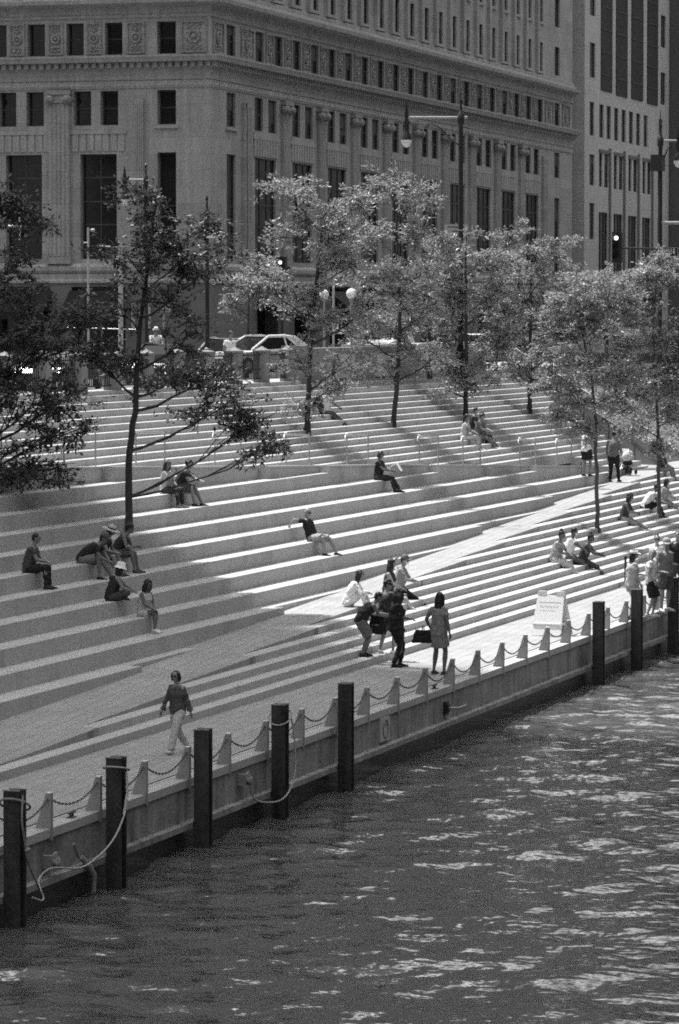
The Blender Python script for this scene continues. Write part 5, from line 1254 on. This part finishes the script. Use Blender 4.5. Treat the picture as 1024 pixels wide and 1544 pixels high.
S(722, 2, -6, 'person in a dark patterned shirt at the right of the trio on the upper steps', sit(h=.39, fwd=.7, lean=.2, head=(.1, .2), hands=[(.42, .1, .28), (.42, -.1, .28)]), dict(top=.10, topmat='stripe', bot=.14, shoe=.65, sole=.6, hair='curly', skin=.2), 1.06, up=True)
bag('shoulder_bag', stepseat(726, 2, up=True)+V(.1, -.25, -.02), .20, .12, .16, 'black bag beside the trio on the upper steps', .012)
# group at the foot of the ramp
S(532, 6, 10, 'person in white with long dark hair seated knees up on the ramp edge', dict(pel=(-.10, 0, .10), lean=.26, bend=.2, head=(0, .1), feet=[(.42, .10, -.17, .1), (.36, -.10, -.17, -.1)], knee=[V(.3, .1, 1), V(.3, -.1, 1)], hands=[(.36, .02, .32), (.38, -.04, .3)], elbow=[V(-.2, .7, -.3), V(-.2, -.7, -.3)]), dict(top=.68, topkind='long', bot=.62, shoe=.3, sole=.5, fem=True, hair='long', hairlen=.40, skin=.2), 1.08, small=True, inset=.2)
S(588, 6, 0, 'person raising one arm high while seated behind the standing group', ssit(h=.51, fwd=.62, lean=.1, head=(.3, .0), hands=[(.15, .22, .98), (.35, -.1, .22)], elbow=[V(-.3, .3, .1), V(-.4, -.7, -.6)], feet=[(.60, .1, -.51, .1), (.82, -.1, -.51, -.1)]), dict(top=.03, topkind='tank', bot=.42, shoe=.02, sole=.7, fem=True, hair='curlylong', hairlen=.25, skin=.30), 1.08, small=True, inset=.16)
S(604, 6, 2, 'person in a beanie and white face mask seated with black trousers and knees raised', ssit(h=.34, fwd=.62, lean=.18, head=(-.2, .15), hands=[(.38, .1, .28), (.42, -.1, .30)], feet=[(.74, .1, -.51, .1), (.62, -.12, -.51, -.1)]), dict(top=.26, topkind='hoodie', bot=.012, shoe=.02, sole=.4, hair='short', hat='cap', hatcol=.12, mask=.8, skin=.28), 1.12, small=True, inset=.25)
standing(548, 990, 22, 'person in a dark sleeveless vest and grey shorts bending forward on the lowest step', dict(pel=(-.06, 0, .90), lean=.42, bend=.35, head=(0, .35), feet=[(.05, .10, 0, .05), (-.06, -.08, 0, -.1)], hands=[(.62, .04, 1.02), (.60, -.08, .98)], elbow=[V(-.3, .3, -1), V(-.3, -.3, -1)]), dict(top=.015, topkind='tank', bottom='shorts', bot=.12, short=.95, shoe=.012, sole=.02, skin=.13, fat=1.12), 1.02)
standing(597, 1006, 20, 'person all in black standing on the promenade with hands held together', dict(pel=(0, 0, .95), lean=.06, head=(.9, .25), feet=[(.10, .10, 0, .1), (-.05, -.08, 0, -.1)], hands=[(.30, .1, 1.12), (.32, -.04, 1.10)]), dict(top=.010, topkind='tunic', bottom='leggings', bot=.010, shoe=.012, sole=.02, fem=True, fat=1.28, hair='curlylong', hairlen=.3, skin=.10, flare=1.25), 1.08)
standing(582, 996, 70, 'person in sunglasses and white shoes mostly hidden behind the one in black', dict(pel=(0, 0, .93), lean=.04, head=(-1.2, .1), feet=[(.06, .22, 0, .3), (0, -.2, 0, -.2)], hands=[(.25, .1, 1.1), (.25, -.1, 1.1)]), dict(top=.03, bot=.03, topkind='tee', bottom='shorts', shoe=.72, sole=.7, hair='curly', glasses=True, skin=.26), 1.06)
g = ground(582, 996)
bag('backpack', V(g.x-.35, g.y+.12, .95), .17, .20, .26, 'black backpack hanging beside the person in black', .012)
bag_p = ground(662, 1016)
standing(662, 1017, 72, 'person with long dark hair in a short grey dress seen from behind', dict(pel=(0, 0, .97), lean=.0, head=(-.15, .0), feet=[(.02, .15, 0, .1), (0, -.13, 0, -.15)], hands=[(.12, .32, 1.02), (-.03, -.30, .90)], elbow=[V(-1, .6, -.3), V(-1, -.4, -.2)]), dict(top=.20, topkind='dress', bottom='skirt', bot=.20, len=.80, shoe=.05, sole=.1, fem=True, hair='long', hairlen=.42, haircol=.010, skin=.10), 1.1)
bag('handbag', V(bag_p.x+.02, bag_p.y+.40, .90), .15, .26, .16, 'black handbag held by the person in the grey dress', .01)
# walker
standing(268, 1136, -112, 'person in sunglasses, dark blouse and white trousers walking along the promenade', dict(pel=(0, 0, .93), lean=.03, head=(.15, .02), feet=[(.28, .07, 0, .1, -.25), (-.36, -.05, .05, -.1, .5)], hands=[(-.12, .30, .80), (.16, -.33, .84)], elbow=[V(-1, .5, -.2), V(-1, -.6, -.2)], knee=[V(1, .1, .2), V(1, -.1, .2)], curl=.4), dict(top=.075, topkind='long', cuff=1.7, bot=.46, shoe=.5, sole=.35, fem=True, hair='bob', glasses=True, skin=.24, wide=1.25), .93)
# trio on the right steps
S(840, 5, -6, 'person in grey top and pale wide trousers, left of the right-hand trio', ssit(h=.51, fwd=.62, lean=.16, bend=.12, head=(0, .2), hands=[(.42, .05, .2), (.38, -.05, .22)]), dict(top=.28, bot=.42, shoe=.6, sole=.6, fem=True, hair='bun', skin=.12, wide=1.3, fat=1.15), 1.12, small=True)
S(859, 5, 0, 'person in white tee with strap and face mask, middle of the right-hand trio', ssit(h=.51, fwd=.62, lean=.14, bend=.12, head=(.1, .2), hands=[(.46, .1, .22), (.48, -.02, .26)]), dict(top=.72, bot=.10, shoe=.3, sole=.6, hair='short', mask=.75, strap=1, skin=.1), 1.12, small=True)
S(881, 4, 4, 'person in dark clothes with a top bun, right of the right-hand trio', ssit(h=.51, fwd=.62, lean=.22, bend=.15, head=(0, .25), hands=[(.52, .06, .28), (.5, -.06, .26)]), dict(top=.05, bot=.05, shoe=.02, sole=.05, fem=True, hair='bun', skin=.10), 1.1, small=True)
m = MB(); p = stepseat(881, 4, True)+V(.0, -.56, .36); m.box(p.x-.09, p.x+.09, p.y-.12, p.y+.12, p.z-.01, p.z+.01); tag(m.build('tablet', cloth(.02)), 'dark tablet held by the person with the top bun', 'tablet')
S(943, 8, -4, 'person in a dark top seated with tan trousers and legs crossed on the right steps', ssit(h=.51, fwd=.66, lean=.2, bend=.1, head=(0, .2), hands=[(.40, .04, .26), (.38, -.06, .28)], feet=[(.92, .0, -.38, 0), (.62, -.1, -.51, -.1)]), dict(top=.04, topkind='tank', bot=.30, shoe=.5, sole=.6, fem=True, hair='curlylong', hairlen=.2, skin=.13), 1.1, small=True)
S(976, 9, 10, 'person in a white tee and black trousers hunched beside the right tree trunk', ssit(h=.34, fwd=.55, lean=.42, bend=.2, head=(0, .2), hands=[(.56, .1, .2), (.54, -.1, .2)]), dict(top=.75, bot=.015, shoe=.02, sole=.1, skin=.15, fat=1.1), 1.12, small=True)
S(1003, 9, -4, 'person with long hair and grey jeans seated right of the tree trunk', ssit(h=.51, fwd=.6, lean=.1, head=(.2, .1), hands=[(.36, .08, .22), (.36, -.08, .22)]), dict(top=.28, topkind='long', bot=.24, shoe=.25, sole=.4, fem=True, hair='long', hairlen=.3, skin=.2), 1.08, small=True)
S(997, 14, 0, 'person in dark clothes seated at the top of the right steps by the ramp', ssit(h=.34, fwd=.5, lean=.2, head=(0, .1), hands=[(.36, .08, .22), (.36, -.08, .22)]), dict(top=.03, bot=.16, shoe=.1, sole=.2, skin=.1), 1.1, small=True)
# two standing on the ramp with a pushchair
standing(884, 733, 66, 'person in a white shirt and black shorts standing with back turned on the ramp', dict(pel=(0, 0, .97), lean=.0, head=(0, .1), feet=[(.05, .17, 0, .15), (-.02, -.16, 0, -.15)], hands=[(.26, .12, 1.05), (.2, -.16, 1.0)]), dict(top=.75, bottom='shorts', bot=.012, short=.8, shoe=.03, sole=.2, skin=.2, strap=-1, flare=1.1, hair='short'), 1.07)
standing(925, 727, 84, 'person in a grey shirt and black trousers standing with back turned beside the pushchair', dict(pel=(0, 0, .98), lean=.04, head=(.0, .2), feet=[(.0, .12, 0, .1), (.18, -.14, 0, -.1)], hands=[(.16, .30, .95), (.34, -.18, 1.0)]), dict(top=.13, topkind='long', bot=.012, shoe=.015, sole=.3, skin=.2, fat=1.08, hair='short', strap=1), 1.1)
g = ground(946, 716); t = thing('pushchair', 'black pushchair with a pale seat and big rear wheels on the ramp landing', 'pushchair', tuple(g), D(-12)); 
m = MB(); m.tube([(.35, .2, .12), (-.05, .22, .55), (-.35, .24, 1.02)], .015, 6); m.tube([(.35, -.2, .12), (-.05, -.22, .55), (-.35, -.24, 1.02)], .015, 6); m.tube([(-.35, -.24, 1.02), (-.35, .24, 1.02)], .02, 6); m.tube([(-.3, .2, .18), (.1, .22, .5)], .015, 6); m.tube([(-.3, -.2, .18), (.1, -.22, .5)], .015, 6); m.build('frame', M['rail'], t)
m = MB(); m.ell((.02, 0, .48), .24, .2, .12); m.ell((0, 0, .26), .26, .19, .09); m.build('basket', cloth(.015), t)
m = MB(); m.ell((-.08, 0, .72), .16, .19, .2); m.ell((.05, 0, .86), .2, .2, .12); m.build('seat', cloth(.5, 'stripe'), t)
for x, y, r in [(-.3, .25, .16), (-.3, -.25, .16), (.38, .2, .11), (.38, -.2, .11)]:
    m = MB(); m.torus((x, y, r), r-.03, .03, 16, 6, Matrix.Rotation(PI/2, 4, 'X')); m.tube([(x, y-.02, r), (x, y+.02, r)], .05, 8); m.build('wheel', M['tyre'], t)
# group at the right end of the promenade
standing(953, 935, 40, 'person in a white visor and grey top standing behind the dark pile', dict(pel=(0, 0, .95), lean=.0, head=(-.6, .1), feet=[(.0, .12, 0, .1), (0, -.12, 0, -.1)], hands=[(.32, .06, 1.15), (.12, -.22, .92)]), dict(top=.40, bottom='shorts', bot=.30, short=.4, shoe=.4, sole=.5, fem=True, fat=1.1, hair='long', hairlen=.2, hat='visor', hatcol=.85, skin=.3), 1.12)
standing(981, 930, 10, 'fair-haired person in a pale blouse and short black skirt holding a phone', dict(pel=(0, 0, .95), lean=.0, head=(-.2, .1), feet=[(.05, .05, 0, .1), (-.08, -.04, 0, -.1)], hands=[(.34, -.02, 1.18), (.1, -.26, .95)]), dict(top=.55, topkind='tee', bottom='skirt', bot=.012, len=.95, shoe=.5, sole=.6, fem=True, hair='long', hairlen=.18, haircol=.30, skin=.3), 1.1)
standing(990, 905, -60, 'person in white with sunglasses facing the river walk behind the skirted figure', dict(pel=(0, 0, .95), lean=.0, head=(-.3, .05), feet=[(.0, .1, 0, .1), (0, -.1, 0, -.1)], hands=[(.3, .1, 1.15), (.28, -.12, 1.1)]), dict(top=.78, topkind='long', bot=.65, shoe=.6, sole=.6, fem=True, hair='bun', haircol=.05, glasses=True, skin=.36), 1.12)
standing(1003, 922, -35, 'tall person in grey tee, dark shorts and cap standing at the right edge', dict(pel=(0, 0, .98), lean=.04, head=(-.7, .2), feet=[(-.1, .18, 0, .3), (.05, -.2, 0, -.3)], hands=[(.32, .02, 1.2), (.05, -.32, .95)]), dict(top=.16, bottom='shorts', bot=.07, short=.9, shoe=.5, sole=.6, hat='cap', hatcol=.3, skin=.22, fat=1.12), 1.18)
standing(1021, 900, -70, 'person in a black tee cut by the right edge of the view', dict(pel=(0, 0, .98), lean=.0, head=(-.1, .05), feet=[(-.1, .14, 0, .1), (.05, -.14, 0, -.1)], hands=[(.2, .2, 1.1), (.1, -.3, .9)]), dict(top=.012, bot=.05, shoe=.3, sole=.4, skin=.34, fat=1.1), 1.12)
# street level
p = at_d(345, 500, 141); person((p.x, p.y, 6.22), YR+D(-30), 'person in a white shirt with a shoulder strap walking behind the stone piers', dict(pel=(0, 0, .95), lean=.1, head=(0, .2), feet=[(.2, .1, 0, .1), (-.2, -.1, 0, -.1)], hands=[(.25, .2, 1.0), (.1, -.25, .9)]), dict(top=.72, bot=.1, shoe=.05, strap=1, skin=.2), 1.08, group='people at street level')
p = at_d(234, 500, 165); zb = street_z(p.x)+.02
person((p.x, p.y, zb), YR+D(-60), 'cyclist in a white top and helmet riding along the street at left', dict(pel=(-.15, 0, 1.0), lean=.5, head=(0, -.2), feet=[(.12, .10, .30, 0), (-.0, -.10, .12, 0)], hands=[(.48, .2, 1.12), (.48, -.2, 1.12)], knee=[V(1, .1, .3), V(1, -.1, .3)]), dict(top=.72, bottom='shorts', bot=.05, shoe=.1, hat='helmet', hatcol=.7, skin=.25), 1.06, group='people at street level')
t = thing('bicycle', 'bicycle ridden by the cyclist in the white top', 'bicycle', (p.x, p.y, zb), YR+D(-60))
for x in (-.5, .55):
    m = MB(); m.torus((x, 0, .34), .32, .02, 22, 6, Matrix.Rotation(PI/2, 4, 'X'))
    for q in range(8): m.tube([(x, 0, .34), (x+.31*math.cos(q*PI/4), 0, .34+.31*math.sin(q*PI/4))], .003, 3)
    m.build('wheel', M['tyre'], t)
m = MB(); m.tube([(-.5, 0, .34), (-.1, 0, .32), (-.2, 0, .85), (-.5, 0, .34)], .014, 6); m.tube([(-.1, 0, .32), (.42, 0, .8), (-.18, 0, .78)], .016, 6); m.tube([(.55, 0, .34), (.42, 0, .85), (.42, 0, 1.02)], .015, 6); m.build('frame', M['steel'], t)
m = MB(); m.tube([(.46, -.26, 1.06), (.42, 0, 1.05), (.46, .26, 1.06)], .014, 6); m.build('handlebar', M['black'], t)
m = MB(); m.ell((-.2, 0, .93), .13, .07, .035); m.tube([(-.2, 0, .85), (-.2, 0, .92)], .014, 6); m.build('saddle', M['black'], t)
p = at_d(178, 505, 150)
# ---- sandwich board and queue post
pb = ground(832, 958); t = thing('sandwich_board', 'large white A-frame notice board with printed text standing on the promenade', 'sign', tuple(pb), -PI/2+A-D(30))
w, h, dp = .46, 1.08, .36
def panel(sgn, mat_, nm):
    m = MB(); y0, y1 = sgn*dp, sgn*.03
    m.hexa([(-w, y0-.02, 0.02), (w, y0-.02, 0.02), (w, y0+.02, 0.02), (-w, y0+.02, 0.02), (-w*.86, y1-.02, h), (w*.86, y1-.02, h), (w*.86, y1+.02, h), (-w*.86, y1+.02, h)])
    for x in (-w*.62, w*.62): m.hexa([(x-.14, y1-.02, h), (x+.14, y1-.02, h), (x+.14, y1+.02, h), (x-.14, y1+.02, h), (x-.11, y1-.02, h+.12), (x+.11, y1-.02, h+.12), (x+.11, y1+.02, h+.12), (x-.11, y1+.02, h+.12)])
    return m.build(nm, mat_, t)
panel(-1, M['whitepaint'], 'front_panel'); panel(1, M['signwhite'], 'back_panel')
m = MB(); sl = (dp-.03)/h
def onp(x, z, q=.024): x *= .84; z *= .84; return (x, -dp+sl*z-q, z)
def bar(mb, x0, x1, z0, z1): mb.add([onp(x0, z0), onp(x1, z0), onp(x1, z1), onp(x0, z1)], [(0, 1, 2, 3)])
bar(m, -.40, .40, 1.06, 1.085)
x = -.33
for i in range(9):      # illegible headline
    wq = .055; bar(m, x, x+.018, .90, .97); bar(m, x+.018, x+wq, .90, .915) if i % 2 else bar(m, x+.018, x+wq, .945, .97); x += .075
m.build('headline', M['printlight'], t)
m = MB()
for z, n_ in ((.80, 11), (.38, 12), (.32, 9), (.24, 7)):
    x = -.34
    for i in range(n_):
        wq = rnd.uniform(.02, .06); bar(m, x, x+wq, z, z+.018); x += wq+.012
m.build('small_print', M['printlight'], t)
m = MB(); m.box(-w*.9, w*.9, -dp+.04, dp-.04, .30, .34); m.build('brace', M['whitepaint'], t)
pq = ground(943, 886); t = thing('queue_post', 'black queue post on a round base by the lowest step at right', 'post', tuple(pq))
m = MB(); m.lathe([(.24, 0), (.24, .02), (.2, .035), (.04, .06), (.035, .9), (.05, .91), (.05, 1.0), (.03, 1.02)], (0, 0, 0), 18); m.build('post', M['black'], t)
m = MB(); m.lathe([(.242, .0), (.25, .012), (.23, .03)], (0, 0, 0), 20); m.build('base_plate', M['steel'], t)
# ---- resolve the remeshed shells
bpy.context.view_layer.update(); dg = bpy.context.evaluated_depsgraph_get()
new = [(o, bpy.data.meshes.new_from_object(o.evaluated_get(dg))) for o in PEND]
for o, me in new:
    mats = [m_ for m_ in o.data.materials]; o.modifiers.clear(); o.data = me; me.name = o.name.split('.')[0]
    if not me.materials:
        for m_ in mats: me.materials.append(m_)
    if o.name in EX:
        ex = EX[o.name]; e2 = ex.mesh('x', [mats[0], cloth(.01)]); bm = bmesh.new(); bm.from_mesh(me); 
        bm.from_mesh(e2); bm.to_mesh(me); bm.free(); bpy.data.meshes.remove(e2)
        if len(me.materials) < 2: me.materials.append(cloth(.01))
        for k_ in ('extra',):
            if k_ in o: del o[k_]
    me.polygons.foreach_set('use_smooth', [True]*len(me.polygons))
for t, hs in HND:
    if '_hands' in t: del t['_hands']
# ================================================================= LIGHT, SKY, CAMERA
EL, AZ = math.radians(66), math.atan2(.93, .37)     # direction of the sun seen from the terrace
sd = Vector((math.cos(EL)*math.cos(AZ), math.cos(EL)*math.sin(AZ), math.sin(EL)))
L = bpy.data.lights.new('sun', 'SUN'); L.energy = 3.4; L.angle = math.radians(.8); L.color = (1, 1, 1)
lo = bpy.data.objects.new('sun', L); COL.objects.link(lo); lo.rotation_euler = (-sd).to_track_quat('-Z', 'Y').to_euler(); lo.location = (100, 60, 120)
W = bpy.data.worlds.new('World'); scene.world = W; W.use_nodes = True; nt = W.node_tree; bg = nt.nodes['Background']
sk = nt.nodes.new('ShaderNodeTexSky'); sk.sky_type = 'NISHITA'; sk.sun_disc = False; sk.sun_elevation = EL; sk.sun_rotation = PI/2-AZ
bw = nt.nodes.new('ShaderNodeRGBToBW'); nt.links.new(sk.outputs[0], bw.inputs[0]); 
tc = nt.nodes.new('ShaderNodeTexCoord'); mp = nt.nodes.new('ShaderNodeMapping'); mp.inputs['Scale'].default_value = (1, 1, 2.2); nt.links.new(tc.outputs['Generated'], mp.inputs[0])
cn = nt.nodes.new('ShaderNodeTexNoise'); cn.inputs['Scale'].default_value = 3.2; cn.inputs['Detail'].default_value = 7; cn.inputs['Roughness'].default_value = .58; nt.links.new(mp.outputs[0], cn.inputs['Vector'])
cr = nt.nodes.new('ShaderNodeMapRange'); cr.inputs[1].default_value = .50; cr.inputs[2].default_value = .56; nt.links.new(cn.outputs['Fac'], cr.inputs[0])
cl = nt.nodes.new('ShaderNodeMath'); cl.operation = 'MULTIPLY_ADD'; cl.inputs[1].default_value = 22.0; 
sx_ = nt.nodes.new('ShaderNodeSeparateXYZ'); nt.links.new(tc.outputs['Generated'], sx_.inputs[0])
zr = nt.nodes.new('ShaderNodeMapRange'); zr.inputs[1].default_value = .22; zr.inputs[2].default_value = .42; nt.links.new(sx_.outputs[2], zr.inputs[0])
zm = nt.nodes.new('ShaderNodeMath'); zm.operation = 'MULTIPLY'; nt.links.new(cr.outputs[0], zm.inputs[0]); nt.links.new(zr.outputs[0], zm.inputs[1]); nt.links.new(zm.outputs[0], cl.inputs[0]); 
zg = nt.nodes.new('ShaderNodeMapRange'); zg.inputs[1].default_value = 0; zg.inputs[2].default_value = .8; zg.inputs[3].default_value = .22; zg.inputs[4].default_value = 1.5; nt.links.new(sx_.outputs[2], zg.inputs[0])
gm = nt.nodes.new('ShaderNodeMath'); gm.operation = 'MULTIPLY'; nt.links.new(bw.outputs[0], gm.inputs[0]); nt.links.new(zg.outputs[0], gm.inputs[1]); nt.links.new(gm.outputs[0], cl.inputs[2])
nt.links.new(cl.outputs[0], bg.inputs['Color']); bg.inputs['Strength'].default_value = .06
cam = bpy.data.cameras.new('camera'); co = bpy.data.objects.new('camera', cam); COL.objects.link(co); scene.camera = co
cam.sensor_fit = 'VERTICAL'; cam.sensor_height = 36; cam.lens = F/1544*36; cam.clip_start = 1; cam.clip_end = 6000
mtx = Matrix((RT, UP, -FW)).transposed().to_4x4(); mtx.translation = CAM; co.matrix_world = mtx
scene.cycles.use_denoising = False; scene.cycles.sample_clamp_indirect = 4; scene.cycles.filter_width = 1.8
scene.view_settings.view_transform = 'Standard'; scene.view_settings.look = 'None'; scene.view_settings.gamma = 1; scene.view_settings.use_curve_mapping = False
scene.view_settings.exposure = 1.15
